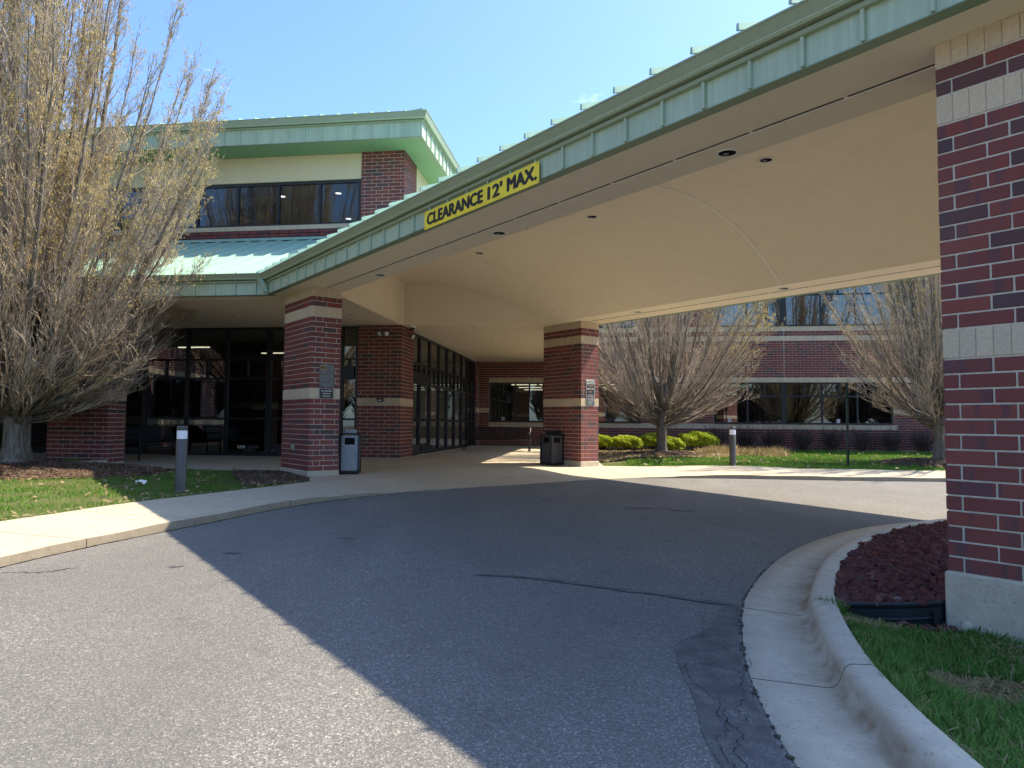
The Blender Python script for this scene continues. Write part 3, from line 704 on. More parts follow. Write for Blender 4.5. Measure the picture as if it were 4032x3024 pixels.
# edges: fascia, trim, gutter, roof
SP = .4495
def eave(parent, x0, sgn, y0, y1, zb, ph, first, along='y', miter0=0, miter1=0, out=.19, gut=.11, start_lab=''):
    """an eave running along local y (or x) at x0; sgn = outward direction; panels between battens"""
    T = (lambda x, y, z: (x, y, z)) if along == 'y' else (lambda x, y, z: (y, x, z))
    flip = (along == 'y') == (sgn > 0)
    def bx(m, xa, xb, ya, yb, z0, z1):
        if along == 'y': m.box(min(xa, xb), max(xa, xb), ya, yb, z0, z1)
        else: m.box(ya, yb, min(xa, xb), max(xa, xb), z0, z1)
    k = y0+((first-y0) % SP); ks = []
    while k < y1: ks.append(k); k += SP
    edges = [y0]+ks+[y1]
    for e0, e1 in zip(edges[:-1], edges[1:]):
        if e1-e0 > .05: m = MB(); bx(m, x0, x0-sgn*.03, e0+.002, e1-.002, zb+.004, zb+ph); m.build('fascia_panel', M_FASCIA, parent)
    for kk in ks: m = MB(); bx(m, x0+sgn*.004, x0+sgn*.034, kk-.013, kk+.013, zb+.006, zb+ph); m.build('batten', M_FASCIA, parent)
    def prof(p, name, mat, ex0=0, ex1=0):
        ya, yb = y0-ex0, y1+ex1; n_ = len(p); vs = []
        for (dx, dz) in p: vs.append(T(x0+sgn*dx, ya - miter0*dx, zb+dz))
        for (dx, dz) in p: vs.append(T(x0+sgn*dx, yb + miter1*dx, zb+dz))
        fs = [(i, (i+1) % n_, n_+(i+1) % n_, n_+i) for i in range(n_)]+[tuple(range(n_-1, -1, -1)), tuple(range(n_, 2*n_))]
        if flip: fs = [f[::-1] for f in fs]
        MB().add(vs, fs).build(name, mat, parent)
    prof([(-.11, -.006), (.010, -.006), (.010, .003), (-.11, .003)], 'drip_trim', M_GREEN)
    prof([(-.02, ph), (.046, ph), (.052, ph+.008), (.052, ph+.038), (-.02, ph+.042)], 'fascia_trim', M_GUTTER)
    g0 = ph+.055
    prof([(-.02, g0), (.105, g0), (.118, g0+.012), (out-.012, g0+gut-.016), (out, g0+gut-.012), (out, g0+gut+.004), (out-.012, g0+gut+.004), (out-.02, g0+gut-.01), (.09, g0+.03), (-.02, g0+.03)], 'gutter', M_GUTTER)
    prof([(.098, g0-.004), (.124, g0+.010), (.124, g0+.018), (.098, g0+.006)], 'gutter_lip', M_LITE if False else M_FASCIA)
    return ks
ks_f = eave(can, B_F, -1, AEND, 1.42, ZS, .235, -7.93, miter0=1, miter1=-.41)
ks_b = eave(can, B_K, 1, AEND, 1.35, ZS, .235, -7.93, miter0=1)
eave(can, AEND, -1, B_F, B_K, ZS, .235, .4, along='x', miter0=1, miter1=1)
# downspout elbow where the two eaves meet
MB().add([(B_F-.02,1.28,ZS+.02),(B_F-.10,1.28,ZS+.02),(B_F-.10,1.40,ZS+.02),(B_F-.02,1.40,ZS+.02),(B_F-.15,1.33,ZS+.30),(B_F-.22,1.33,ZS+.30),(B_F-.22,1.45,ZS+.30),(B_F-.15,1.45,ZS+.30)],
         [(0,1,2,3)[::-1],(4,5,6,7),(0,1,5,4),(1,2,6,5),(2,3,7,6),(3,0,4,7)]).build('downspout', M_FASCIA, can)
# roof: two slopes with standing seams
ZG = ZS+.235+.055+.11; SL = .417; RIDGE = (B_F+B_K)/2
def zroof(b): return ZG+.038+SL*(min(b-B_F+.12, B_K+.12-b))
def hipa(b): return AEND-.12+min(b-B_F+.12, B_K+.12-b)       # hip at the outer end
LQ = 13.95; ZLG = ZG+.03
def zlow(q): return ZLG-.02+.417*(q-LQ+.12)
def low_at(b, a): x, y = aw(b, a); return zlow(x*Y2[0]+y*Y2[1])
def valley(b):
    a = 1.2
    for _ in range(60):
        if low_at(b, a) > zroof(b): break
        a += .12
    return a
yks = [k for k in np.arange(-7.93-14*SP, 9, SP)]
for side in (0, 1):
    for k in yks:
        seg = [(k, k+SP)]
        lo, hi_ = (B_F-.12, RIDGE) if side == 0 else (B_K+.12, RIDGE)
        # clip by hip: a > hipa(b) ; by valley
        bb = np.linspace(lo, hi_, 9); va = [valley(b) if side == 0 else 5. for b in bb]
        rows = [(b, max(k, hipa(b)), min(k+SP-.004, v)) for b, v in zip(bb, va)]
        rows = [r_ for r_ in rows if r_[2]-r_[1] > .01]
        if len(rows) < 2: continue
        V = []
        for b, a0, a1 in rows: V += [(b, a0, zroof(b)), (b, a1, zroof(b))]
        m = MB().add(V, [((2*i, 2*i+2, 2*i+3, 2*i+1) if side == 0 else (2*i, 2*i+1, 2*i+3, 2*i+2))[::-1] for i in range(len(rows)-1)])
        m.build('roof_panel', M_ROOF, can)
        ok = [b for b, v in zip(np.linspace(lo, hi_, 30), [valley(b) if side == 0 else 5. for b in np.linspace(lo, hi_, 30)]) if k > hipa(b) and k < v]
        if len(ok) > 1:
            s0, s1 = ok[0], ok[-1]; d0 = -.06 if side == 0 else .06
            V = [(s0+d0, k-.014, zroof(s0)-.01), (s0+d0, k+.014, zroof(s0)-.01), (s0+d0, k+.010, zroof(s0)+.05), (s0+d0, k-.010, zroof(s0)+.05),
                 (s1, k-.014, zroof(s1)), (s1, k+.014, zroof(s1)), (s1, k+.010, zroof(s1)+.05), (s1, k-.010, zroof(s1)+.05)]
            MB().add(V, [(0,1,2,3),(7,6,5,4),(3,2,6,7),(1,5,6,2),(0,3,7,4)]).build('roof_seam', M_ROOF, can)
# hip end
for k in np.arange(B_F-.12, B_K+.12, SP):
    k1 = min(k+SP-.004, B_K+.12); f = lambda b: min(b-B_F+.12, B_K+.12-b)
    V = [(k, AEND-.12, ZG-.02), (k1, AEND-.12, ZG-.02), (k1, AEND-.12+f(k1), ZG-.02+SL*f(k1)), (k, AEND-.12+f(k), ZG-.02+SL*f(k))]
    MB().add(V, [(0,1,2,3)]).build('roof_panel', M_ROOF, can)
MB().box(RIDGE-.07, RIDGE+.07, AEND+4.4, 4.6, zroof(RIDGE)-.03, zroof(RIDGE)+.05).build('ridge_cap', M_ROOF, can)

# recessed downlights
def downlight(label, grp, frame, x, y, z, r, tilt=None):
    t = thing('recessed_downlight', label, 'downlight', frame, (x, y, z), grp)
    MB().lathe((0, 0, 0), [(r*.80, .02), (r*.80, -.004), (r*.86, -.010), (r, -.010), (r+.004, -.004), (r+.004, .012)], 28).build('trim_ring', M_WHITE, t, local=True, smooth=True)
    rf_ = MB().lathe((0, 0, 0), [(r*.82, -.0045), (r*.5, -.004), (.002, -.004)], 24).build('recess_shade', M_CRACK_RECESS, t, local=True)  # flat black disc painted as the shade inside the recess; no hole is cut
    MB().lathe((r*.1, r*.25, 0), [(.001, -.0052), (r*.3, -.0050)], 16).build('lamp', M_SIGNFADE, rf_, local=True)
for a, wh in ((-9.27, 'between the yellow sign and the tall-plinth column'), (-5.50, 'just behind the yellow sign'), (-1.87, 'nearest the column with the silver bin'), (-12.9, 'beside the tall-plinth column')):
    downlight('recessed light in the flat ceiling strip '+wh, 'ceiling downlights', FA, .53, a, ZS-.002, .105)
for a, wh in ((-7.59, 'just beyond the near curved seam'), (-3.95, 'midway between the two curved seams'), (-.29, 'beside the seam nearest the entrance'), (-11.2, 'farthest from the entrance')):
    downlight('recessed light at the crown of the curved ceiling, '+wh, 'ceiling downlights', FA, 3.80, a, vz(3.8)-.006, .105)
for a, wh in ((-9.5, 'farthest from the entrance'), (-5.75, 'at the end of the curved seam'), (-1.95, 'nearest the column with the dark bin')):
    downlight('recessed light in the sunlit back ceiling strip, '+wh, 'ceiling downlights', FA, 7.22, a, ZS-.002, .105)
for p, q, wh in ((-9.41, 16.6, 'between the tree and the sign column'), (-6.37, 16.75, 'between the sign column and the brick pier'), (-13.0, 16.5, 'behind the tree')):
    downlight('recessed light over the covered walk '+wh, 'ceiling downlights', FB, p, q, ZS+.001, .095)
for p, q, wh in ((-3.73, 19.4, 'at its outer edge'), (-3.74, 22.43, 'before the long bench'), (-3.71, 25.43, 'above the long bench'), (-3.70, 28.4, 'nearest the recess window'), (-5.3, 25.15, 'close to the entrance glass')):
    downlight('recessed light in the entrance recess ceiling '+wh, 'ceiling downlights', FB, p, q, ZS+.001, .085)

# text helper: mesh letters in the x-z plane facing -y
def text_mesh(body, size, width=None, bold=.0, align='CENTER', height=None):
    cu = bpy.data.curves.new('text', 'FONT'); cu.body = body; cu.size = size; cu.align_x = align; cu.align_y = 'CENTER'; cu.extrude = 0.0; cu.resolution_u = 3
    ob = bpy.data.objects.new('text', cu); COL.objects.link(ob); bpy.context.view_layer.update()
    me = bpy.data.meshes.new_from_object(ob.evaluated_get(bpy.context.evaluated_depsgraph_get())); bpy.data.objects.remove(ob)
    xs = [v.co.x for v in me.vertices]; ys = [v.co.y for v in me.vertices]; sc = 1.
    if width and xs: sc = width/(max(xs)-min(xs))
    sz = height/(max(ys)-min(ys)) if height else sc
    cx = (max(xs)+min(xs))/2 if align == 'CENTER' else 0.; cy = (max(ys)+min(ys))/2
    for v in me.vertices: v.co = ((v.co.x-cx)*sc, -v.co.z, (v.co.y-cy)*sz)
    if bold:
        V0 = [tuple(v.co) for v in me.vertices]; F0 = [tuple(p.vertices) for p in me.polygons]; V = []; F = []
        for q_, (dx, dz) in enumerate(((0, 0), (bold, 0), (-bold, 0), (0, bold*.6), (0, -bold*.6), (bold*.5, bold*.3), (-bold*.5, -bold*.3))):
            n0 = len(V); V += [(x+dx, y-.00025*q_, z+dz) for x, y, z in V0]; F += [tuple(i+n0 for i in f) for f in F0]
        me = mesh_of('lettering', V, F)
    me.update(); return me
def put_text(parent, body, x, y, z, size, mat, width=None, bold=.0, name='lettering', rz=0, align='CENTER', height=None):
    me = text_mesh(body, size, width, bold, align, height); return link(name, me, mat, parent, (x, y, z), rz)
def rrect(w, h, r, n=5):
    out = []
    for cx, cz, a0 in ((w/2-r, h/2-r, 0), (-w/2+r, h/2-r, 90), (-w/2+r, -h/2+r, 180), (w/2-r, -h/2+r, 270)):
        out += [(cx+r*math.cos(math.radians(a0+90*i/n)), cz+r*math.sin(math.radians(a0+90*i/n))) for i in range(n+1)]
    return out
def plate(parent, w, h, r, y0, y1, mat, name, x=0, z=0):
    p = rrect(w, h, r); n_ = len(p)
    vs = [(x+a, y0, z+b) for a, b in p]+[(x+a, y1, z+b) for a, b in p]
    return MB().add(vs, [tuple(range(n_)), tuple(range(2*n_-1, n_-1, -1))]+[(i, i+n_, (i+1) % n_+n_, (i+1) % n_) for i in range(n_)]).build(name, mat, parent, local=True)

# yellow clearance board on the front fascia (frame: x right seen from outside = -a, so turn -90 deg)
cs = thing('clearance_sign', 'yellow clearance sign board fixed to the green canopy edge', 'sign', FA, (B_F-.045, -6.344, 4.233), rot=-math.pi/2)
brd = MB().cbox(-1.222, 1.222, 0, .010, -.122, .122, .003).build('board', M_YELLOW, cs, local=True)
for wd, xc, wdt in (('CLEARANCE', -.491, 1.30), ("12'", .411, .275), ('MAX.', .919, .52)):
    put_text(brd, wd, xc, -.003, .002, .225, M_INK, wdt, .0145, height=.150)
for x in (-1.19, -.43, .43, 1.19):
    for z in (-.1, .1): MB().cyl((0, 0), .006, 0, .004, 8).xf(Matrix.Translation((x, -.0005, z)) @ Matrix.Rotation(math.pi/2, 4, 'X')).build('screw', M_GOLD, brd, local=True)

# parking signs on the two columns
def parking_sign(b, a, z, faded):
    lab = 'faded grey no-parking sign, patient drop off, on column beside silver bin' if faded else 'dark no-parking patient drop off sign with white border on sunlit column face'
    s = thing('no_parking_sign', lab, 'sign', FA, (b, a-.010, z))
    body = M_SIGNFADE if faded else M_SIGNNAVY; bord = M_SIGNFADE if faded else M_SIGNW; tx = M_SIGNTXT if faded else M_SIGNW; tr = M_SIGNTXT if faded else M_SIGNRED
    plate(s, .305, .457, .03, 0, .004, bord, 'plate')
    pn = plate(s, .285, .437, .024, -.001, .001, body, 'panel')
    nb = M_SIGNOR if faded else M_SIGNW
    nop = plate(s, .118, .105, .006, -.0022, -.0005, nb, 'no_panel', -.078, .158)
    put_text(nop, 'NO', -.078, -.004, .158, .085, M_INK if not faded else M_SIGNNAVY, .095, .003)
    wp_ = plate(s, .145, .105, .004, -.0022, -.0005, M_SIGNW if not faded else M_SIGNFADE, 'word_panel', .065, .158)
    for i, wd in enumerate(('PARKING', 'STANDING')): put_text(wp_, wd, .065, -.004, .180-.046*i, .035, M_INK if not faded else M_SIGNTXT, .13, .0015)
    for i, (wd, wdt, mt) in enumerate((('PATIENT', .20, tr), ('DROP OFF', .25, tx), ('ONLY', .13, tr))): put_text(pn, wd, 0, -.004, .058-.075*i, .06, mt, wdt, .003)
    for sg in (-1, 1):
        pts = [(.012*sg, .006), (.05*sg, .006), (.05*sg, .018), (.085*sg, 0), (.05*sg, -.018), (.05*sg, -.006), (.012*sg, -.006)]
        vs = [(x, -.004, -.178+zz) for x, zz in pts]; MB().add(vs, [tuple(range(7)) if sg < 0 else tuple(range(6, -1, -1))]).build('arrow', tx, pn, local=True)
    for zz in (.21, -.21): MB().cyl((0, 0), .007, 0, .005, 8).xf(Matrix.Translation((0, -.001, zz)) @ Matrix.Rotation(math.pi/2, 4, 'X')).build('bolt', M_WHITE, s, local=True)
    lab = 'small dark deliveries sign below the faded grey no-parking sign' if faded else 'small slate deliveries sign below the sunlit no-parking sign'
    s = thing('deliveries_sign', lab, 'sign', FA, (b, a-.010, z-.355))
    plate(s, .305, .213, .028, 0, .004, M_SIGNNAVY if faded else M_SIGNTEAL, 'plate'); plate(s, .293, .201, .024, -.001, .001, M_SIGNW, 'border'); pn = plate(s, .281, .189, .020, -.0022, -.0008, M_SIGNNAVY if faded else M_SIGNTEAL, 'panel')
    for i, (wd, wdt) in enumerate((('ALL DELIVERIES', .22), ('USE NORTH', .165), ('ENTRANCE', .155))): put_text(pn, wd, 0, -.004, .052-.052*i, .035, M_SIGNW, wdt, .002)
parking_sign(.338, 0, 2.414, True)
parking_sign(7.21+.318, 0, 2.426, False)
# outlet box on the first column
ob_ = thing('outlet_box', 'weathered metal outlet box low on the brick column', 'outlet', FA, (0, .797, .975), rot=-math.pi/2)
MB().cbox(-.035, .035, -.045, .0, -.055, .055, .006).build('box', M_PLINTH, ob_, local=True)
MB().cbox(-.030, .030, -.062, -.046, -.035, .05, .006).build('cover', M_SIGNTXT, ob_, local=True)
MB().tube([(0, -.02, -.05), (0, -.02, -.09)], .012).build('conduit', M_SIGNFADE, ob_, local=True)

# ------------------------------------------------------------------ entrance building (green roofs)
EB = thing('entrance_building', 'brick and cream stucco entrance building with green standing seam roofs', 'building', FB, (-6.9, 18.72, ZB))
eb0 = Vector((-6.9, 18.72, ZB))
brick_pillar(EB, (0, 0, 0), 1.24, 1.26, [('b', 14), ('s', 2), ('b', 20)], ['S', 'E'])
brick_pillar(EB, (0, 0, 61*CH), 1.24, 1.26, [('b', 23)], ['S'])
MB().box(-6.88, -5.68, 18.74, 19.96, ZB+35.5*CH, ZB+62*CH).build('pier_core', M_MORTAR, EB)
# covered-walk soffit, entry soffit
MB().box(-26, WP, 14.06, 18.95, ZS+.003, ZS+.06).build('soffit', M_TAN, EB)
MB().box(WP, -1.12, WQ+.002, 30.49, ZS+.003, ZS+.06).build('soffit', M_TAN, EB)
MB().box(-26, -7.2, 14.34, 14.37, ZS-.004, ZS+.004).build('soffit_trim', M_LITE, EB)
# low eave and roof
SP_keep = SP; SP = .4605
eave(EB, LQ, -1, -26, -7.02, ZS, .255, -7.405, along='x', miter1=-.41)
def roof_run(parent, kind, ks, prof_lo, prof_hi, along):
    pass
pk = [-7.327-.4605*i for i in range(-4, 41)]
for k in pk:
    V = []; q0, q1 = LQ-.12, 18.72
    V = [(k-.4605+.004, q0, zlow(q0)), (k, q0, zlow(q0)), (k, q1, zlow(q1)), (k-.4605+.004, q1, zlow(q1))]
    MB().add(V, [(0,1,2,3)]).build('roof_panel', M_ROOF, EB)
    V = [(k-.014, q0-.03, zlow(q0)-.01), (k+.014, q0-.03, zlow(q0)-.01), (k+.010, q0-.03, zlow(q0)+.045), (k-.010, q0-.03, zlow(q0)+.045), (k-.014, q1, zlow(q1)), (k+.014, q1, zlow(q1)), (k+.010, q1, zlow(q1)+.05), (k-.010, q1, zlow(q1)+.05)]
    MB().add(V, [(0,1,2,3),(7,6,5,4),(3,2,6,7),(1,5,6,2),(0,3,7,4)]).build('roof_seam', M_ROOF, EB)
ztop = zlow(18.72)
MB().add([(-26,18.60,ztop-.02),(-6.92,18.60,ztop-.02),(-6.92,18.70,ztop+.07),(-26,18.70,ztop+.07),(-26,18.60,ztop-.005),(-6.92,18.60,ztop-.005),(-6.92,18.705,ztop+.085),(-26,18.705,ztop+.085)],
         [(4,5,6,7),(0,3,2,1),(0,1,5,4),(2,3,7,6),(1,2,6,5),(3,0,4,7)]).build('roof_flashing', M_ROOF, EB)
# entry recess roof and right-hand eave
eave(EB, -1.12, 1, 18.9, 30.3, ZS, .255, 20.0)
MB().add([(-.95,18.75,ZS+.42),(-.95,30.3,ZS+.42),(WP,30.3,ZS+2.3),(WP,18.75,ZS+2.3)], [(0,1,2,3)]).build('entry_roof', M_ROOF, EB)
# upper wall, front
WT = 18.76
MB().box(-26, -6.9, WT+.12, WT+.30, ZS+.05, 7.02).build('backing_wall', M_MORTAR, EB)
MB().box(-26, -6.905, WT, WT+.25, 8.325, 9.08).build('stucco_band', M_CREAM, EB)
MB().box(-26, -6.905, WT-.014, WT+.02, 9.0, 9.035).build('stucco_trim', M_CREAM, EB)
m = MB()
for u, l in fill(-26, -6.905, .0916): m.cbox(u, u+l, WT-.012, WT+.11, 6.93, 7.055, .003)
m.build('sill_band', M_BEIGE, EB, kind='stuff')
m = MB()
for r in range(6):
    z = 6.93-CH*(r+1)+JT/2
    for u, l in fill(-26+(.15 if r % 2 else 0), -6.905): m.cbox(u, u+l, WT, WT+.10, z, z+BH, .0035)
m.build('wall_brickwork', M_BRICK, EB, kind='stuff')
# right-hand wall above the entry roof
MB().box(-5.9, -5.69, 19.99, 44, ZS+.1, 9.08).build('stucco_wall', M_CREAM, EB)
MB().box(-26, -5.9, 43.8, 44, 0.5, 9.0).build('rear_wall', M_CREAM, EB)
MB().box(-26.2, -26, 18.9, 44, 0.5, 9.0).build('side_wall', M_CREAM, EB)

def glazing(parent, org, rz, vsx, hsz, mat_f, mat_g, split=None, depth=.09, front=0.):
    """frames with butt joints and one pane per opening. vsx: (x0,x1) uprights; hsz: (z0,z1) rails; split: {row: n}"""
    R_ = Matrix.Translation(org) @ Matrix.Rotation(rz, 4, 'Z')
    def put(m, name, mat): m.xf(R_).build(name, mat, parent)
    z0, z1 = hsz[0][0], hsz[-1][1]
    for a, b in vsx: put(MB().box(a, b, front, front+depth, z0, z1), 'mullion', mat_f)
    for (a0, a1), (b0, b1) in zip(vsx[:-1], vsx[1:]):
        for c, d in hsz: put(MB().box(a1, b0, front+.004, front+depth-.004, c, d), 'rail', mat_f)
        for r_, ((c0, c1), (d0, d1)) in enumerate(zip(hsz[:-1], hsz[1:])):
            n_ = (split or {}).get(r_, 1); wdt = (b0-a1)/n_
            for i in range(n_):
                xa, xb = a1+wdt*i, a1+wdt*(i+1)
                if i: put(MB().box(xa-.032, xa+.032, front+.006, front+depth-.006, c1, d0), 'mullion', mat_f); xa += .032
                if i < n_-1: xb -= .032
                put(MB().add([(xa, front+depth*.5, c1), (xb, front+depth*.5, c1), (xb, front+depth*.5, d0), (xa, front+depth*.5, d0)], [(0,1,2,3)]), 'pane', mat_g)
ux = [(-6.98-.035, -6.905)] + [(-8.19-1.2375*i+.0, -8.115-1.2375*i) for i in range(15)]
glazing(EB, (0, 0, 0), 0, sorted(ux), [(7.058, 7.123), (8.238, 8.322)], M_FRAME, M_GLASSU, front=WT+.05)
# upper interior: ceiling and round lights
MB().box(-26, -6.0, 19.2, 30, 8.62, 8.66).build('ceiling', M_INTU, EB); MB().box(-26, -6.0, 19.2, 30, 6.0, 6.04).build('interior_floor', M_INTF, EB); MB().box(-26, -6.0, 26, 26.1, 6, 8.7).build('interior_wall', M_INTU, EB)
for i, (p, q) in enumerate([(-10.3, 20.9), (-8.4, 20.8), (-9.1, 23.5), (-7.4, 23.4)]):
    MB().lathe((p, q, 8.615), [(.001, 0), (.09, 0), (.1, .004)], 16).build('ceiling_light', M_DISC, EB)
# storefront glass under the covered walk, and along the entry recess
Z_R = [(.53, .60), (1.55, 1.602), (2.68, 2.735), (3.22, 3.278), (4.09, 4.165)]
glazing(EB, (0, 0, 0), 0, [(-21.0,-20.9),(-19.6,-19.5),(-18.2,-18.1),(-17.1,-17.0),(-15.85,-15.75),(-14.62,-14.52),(-13.40,-13.29),(-12.086,-11.99),(-10.86,-10.77),(-9.626,-9.474),(-8.5,-8.40),(-7.46,-7.36),(-7.0,-6.905)], Z_R, M_FRAME, M_GLASS, {2: 2}, front=18.83)
MB().box(-26, -21.0, 18.83, 19.0, .53, ZS).build('side_infill', M_MORTAR, EB)
glazing(EB, (-5.74, 0, 0), math.pi/2, [(19.985,20.09),(20.95,21.12),(22.17,22.36),(23.43,23.56),(24.62,24.76),(25.86,26.0),(27.12,27.28),(28.2,28.36),(29.1,29.22),(29.78,29.88)], [(.53, .63), (1.55, 1.612), (2.66, 2.735), (3.22, 3.29), (4.09, 4.165)], M_FRAME, M_GLASS, {2: 2})
for q0, q1 in ((20.12, 20.94), (21.14, 22.15)):      # entrance door leaves: wide bottom rail, push bar
    MB().box(-5.735, -5.70, q0, q1, .63, .86).build('door_rail', M_FRAME, EB); MB().box(-5.70, -5.66, q0+.1, q1-.1, 1.54, 1.58).build('push_bar', M_BLACK, EB)
MB().box(-9.30, -8.55, 18.80, 18.83, .60, .86).build('door_rail', M_FRAME, EB); MB().box(-8.35, -7.5, 18.80, 18.83, .60, .86).build('door_rail', M_FRAME, EB)
MB().box(-8.35, -7.04, 18.815, 18.83, 2.735, 3.05).build('transom_panel', M_FRAME, EB)
MB().box(-5.74, -5.70, 20.12, 22.15, 2.735, 3.0).build('transom_panel', M_FRAME, EB)
# lobby interior
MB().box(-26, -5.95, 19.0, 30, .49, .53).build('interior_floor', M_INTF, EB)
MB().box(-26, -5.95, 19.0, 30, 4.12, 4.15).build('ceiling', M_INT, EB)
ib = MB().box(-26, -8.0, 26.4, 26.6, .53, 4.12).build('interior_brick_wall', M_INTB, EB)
MB().box(-26, -8.0, 26.36, 26.398, 1.96, 2.16).build('interior_band', M_BEIGE, EB)
for p0 in (-12.4, -16.6):
    MB().box(p0, p0+2.6, 26.33, 26.39, .9, 2.75).build('interior_window', M_FRAME, EB)
MB().box(-8.0, -7.9, 21.5, 26.4, .53, 4.12).build('interior_wall', M_INT, EB)
for p0, q in ((-15.2, 23.2), (-13.2, 25.4)):
    MB().box(p0, p0+1.15, q, q+.12, 4.085, 4.118).build('tube_light', M_TUBE, EB)
MB().box(-8.9, -8.3, 19.6, 20.1, .53, 1.05).build('planter_shelf', M_BLACK, EB)
# right-hand return of the recess
RBK = thing('entry_return_wall', 'narrow brick return wall between the entrance glass and the recess window', 'wall', FB, (-6.05, 29.9, ZB))
brick_pillar(RBK, (0, 0, 0), .39, .58, [('b', 14), ('s', 2), ('b', 20)], ['E'])
# wall sconce inside the entrance
sc = thing('wall_sconce', 'lit half-bowl wall sconce seen through the entrance door glass', 'lamp', FB, (-6.9, 22.0, 2.34))
MB().lathe((0, 0, 0), [(.15, .06), (.145, .0), (.11, -.05), (.05, -.08), (.001, -.085)], 18).build('bowl', M_SCONCE, sc, local=True, smooth=True)
MB().box(-.16, -.02, -.03, .03, -.02, .05).build('arm', M_BLACK, sc, local=True)
# lettering on the glass
def decal(label, p, z, lines):
    d = thing('glass_lettering', label, 'lettering', FB, (p, 18.868, z))
    for body, dx, dz, size, mat, wdt in lines: put_text(d, body, dx, 0, dz, size, mat, wdt, .002)
decal('white RSM lettering on the low pane of the glass front', -10.13, .775, [('RSM', -.2, .0, .11, M_WHITE, .22)])
for z_, x0_, x1_ in ((.798, -10.14, -9.80), (.752, -10.14, -9.80), (.69, -10.26, -9.90)): MB().box(x0_, x1_, 18.866, 18.867, z_-.008, z_+.008).build('small_print', M_SIGNFADE, EB)
decal('faint NOVI lettering on the dark pane beside the brick column', -9.93, 1.87, [('NOVI', 0, 0, .10, M_SIGNTEAL, .30)])
decal('single gold letter R on the dark pane near the bench', -13.45, 2.40, [('R', 0, 0, .22, M_GOLD, .16)])

# upper roof: eaves, soffit boards, hip roof
EQ, EP = 17.83, -4.93; ZU = 9.045; UPH = .415
SP = .467
eave(EB, EQ, -1, -26, EP, ZU, UPH, -5.385, along='x', miter1=1, out=.17, gut=.17)
eave(EB, EP, 1, EQ, 45, ZU, UPH, EQ+.45, along='y', miter0=1, out=.17, gut=.17)
m0 = lambda p: EQ+.02
k = EP-.11
while k > -18:
    k0 = max(k-.276, -18); qa0 = WT+.02
    # front soffit board, mitred at the corner
    f0q = EQ+.02; 
    def lim(p): return max(f0q, min(qa0, EQ+(EP-p)*0+max(0, (EQ+.02)+0)))
    qb = lambda p: min(qa0+.2, EQ+.02+max(0., (EP-p)*(WT-EQ)/(EP-(-5.66))))
    V = [(k0, f0q, ZU+.012), (k-.006, f0q, ZU+.012), (k-.006, qb(k-.006), ZU+.012), (k0, qb(k0), ZU+.012)]
    V = V+[(x, y, z+.02) for x, y, z in V]
    MB().add(V, [(3,2,1,0),(4,5,6,7),(0,1,5,4),(1,2,6,5),(2,3,7,6),(3,0,4,7)]).build('soffit_board', M_SOFFG, EB); k -= .276
k = EQ+.11
while k < 34:
    k1 = k+.276; pb = lambda q: max(-5.7, EP-.02-max(0., (q-EQ)*(EP+5.66)/(WT-EQ)))
    V = [(EP-.02, k+.006, ZU+.014), (EP-.02, k1, ZU+.014), (pb(k1), k1, ZU+.014), (pb(k+.006), k+.006, ZU+.014)]
    V = V+[(x, y, z+.02) for x, y, z in V]
    MB().add(V, [(3,2,1,0),(4,5,6,7),(0,1,5,4),(1,2,6,5),(2,3,7,6),(3,0,4,7)]).build('soffit_board', M_SOFFG, EB); k += .276
ZUG = ZU+UPH+.055+.17; SU = .36; Q0, PE = EQ-.10, EP+.10
zuf = lambda d: ZUG+.005+SU*d
k = -5.385
while k > -26:
    hipd = min(12., PE-k)
    V = [(k-SP+.004, Q0, zuf(0)), (k, Q0, zuf(0)), (k, Q0+hipd, zuf(hipd)), (k-SP+.004, Q0+min(12., PE-k+SP), zuf(min(12., PE-k+SP)))]
    MB().add(V, [(0,1,2,3)]).build('roof_panel', M_ROOF, EB)
    V = [(k-.014, Q0-.04, zuf(0)-.01), (k+.014, Q0-.04, zuf(0)-.01), (k+.010, Q0-.04, zuf(0)+.05), (k-.010, Q0-.04, zuf(0)+.05), (k-.014, Q0+hipd, zuf(hipd)), (k+.014, Q0+hipd, zuf(hipd)), (k+.010, Q0+hipd, zuf(hipd)+.05), (k-.010, Q0+hipd, zuf(hipd)+.05)]
    MB().add(V, [(0,1,2,3),(7,6,5,4),(3,2,6,7),(1,5,6,2),(0,3,7,4)]).build('roof_seam', M_ROOF, EB); k -= SP
k = EQ+.45
while k < 44:
    hipd = min(12., k-Q0)
    V = [(PE, k-SP+.004, zuf(0)), (PE, k, zuf(0)), (PE-hipd, k, zuf(hipd)), (PE-min(12., max(0, k-SP-Q0)), k-SP+.004, zuf(min(12., max(0, k-SP-Q0))))]
    MB().add(V, [(0,1,2,3)]).build('roof_panel', M_ROOF, EB)
    V = [(PE+.04, k-.014, zuf(0)-.01), (PE+.04, k+.014, zuf(0)-.01), (PE+.04, k+.010, zuf(0)+.05), (PE+.04, k-.010, zuf(0)+.05), (PE-hipd, k-.014, zuf(hipd)), (PE-hipd, k+.014, zuf(hipd)), (PE-hipd, k+.010, zuf(hipd)+.05), (PE-hipd, k-.010, zuf(hipd)+.05)]
    MB().add(V, [(3,2,1,0),(4,5,6,7),(7,6,2,3),(2,6,5,1),(4,7,3,0)]).build('roof_seam', M_ROOF, EB); k += SP
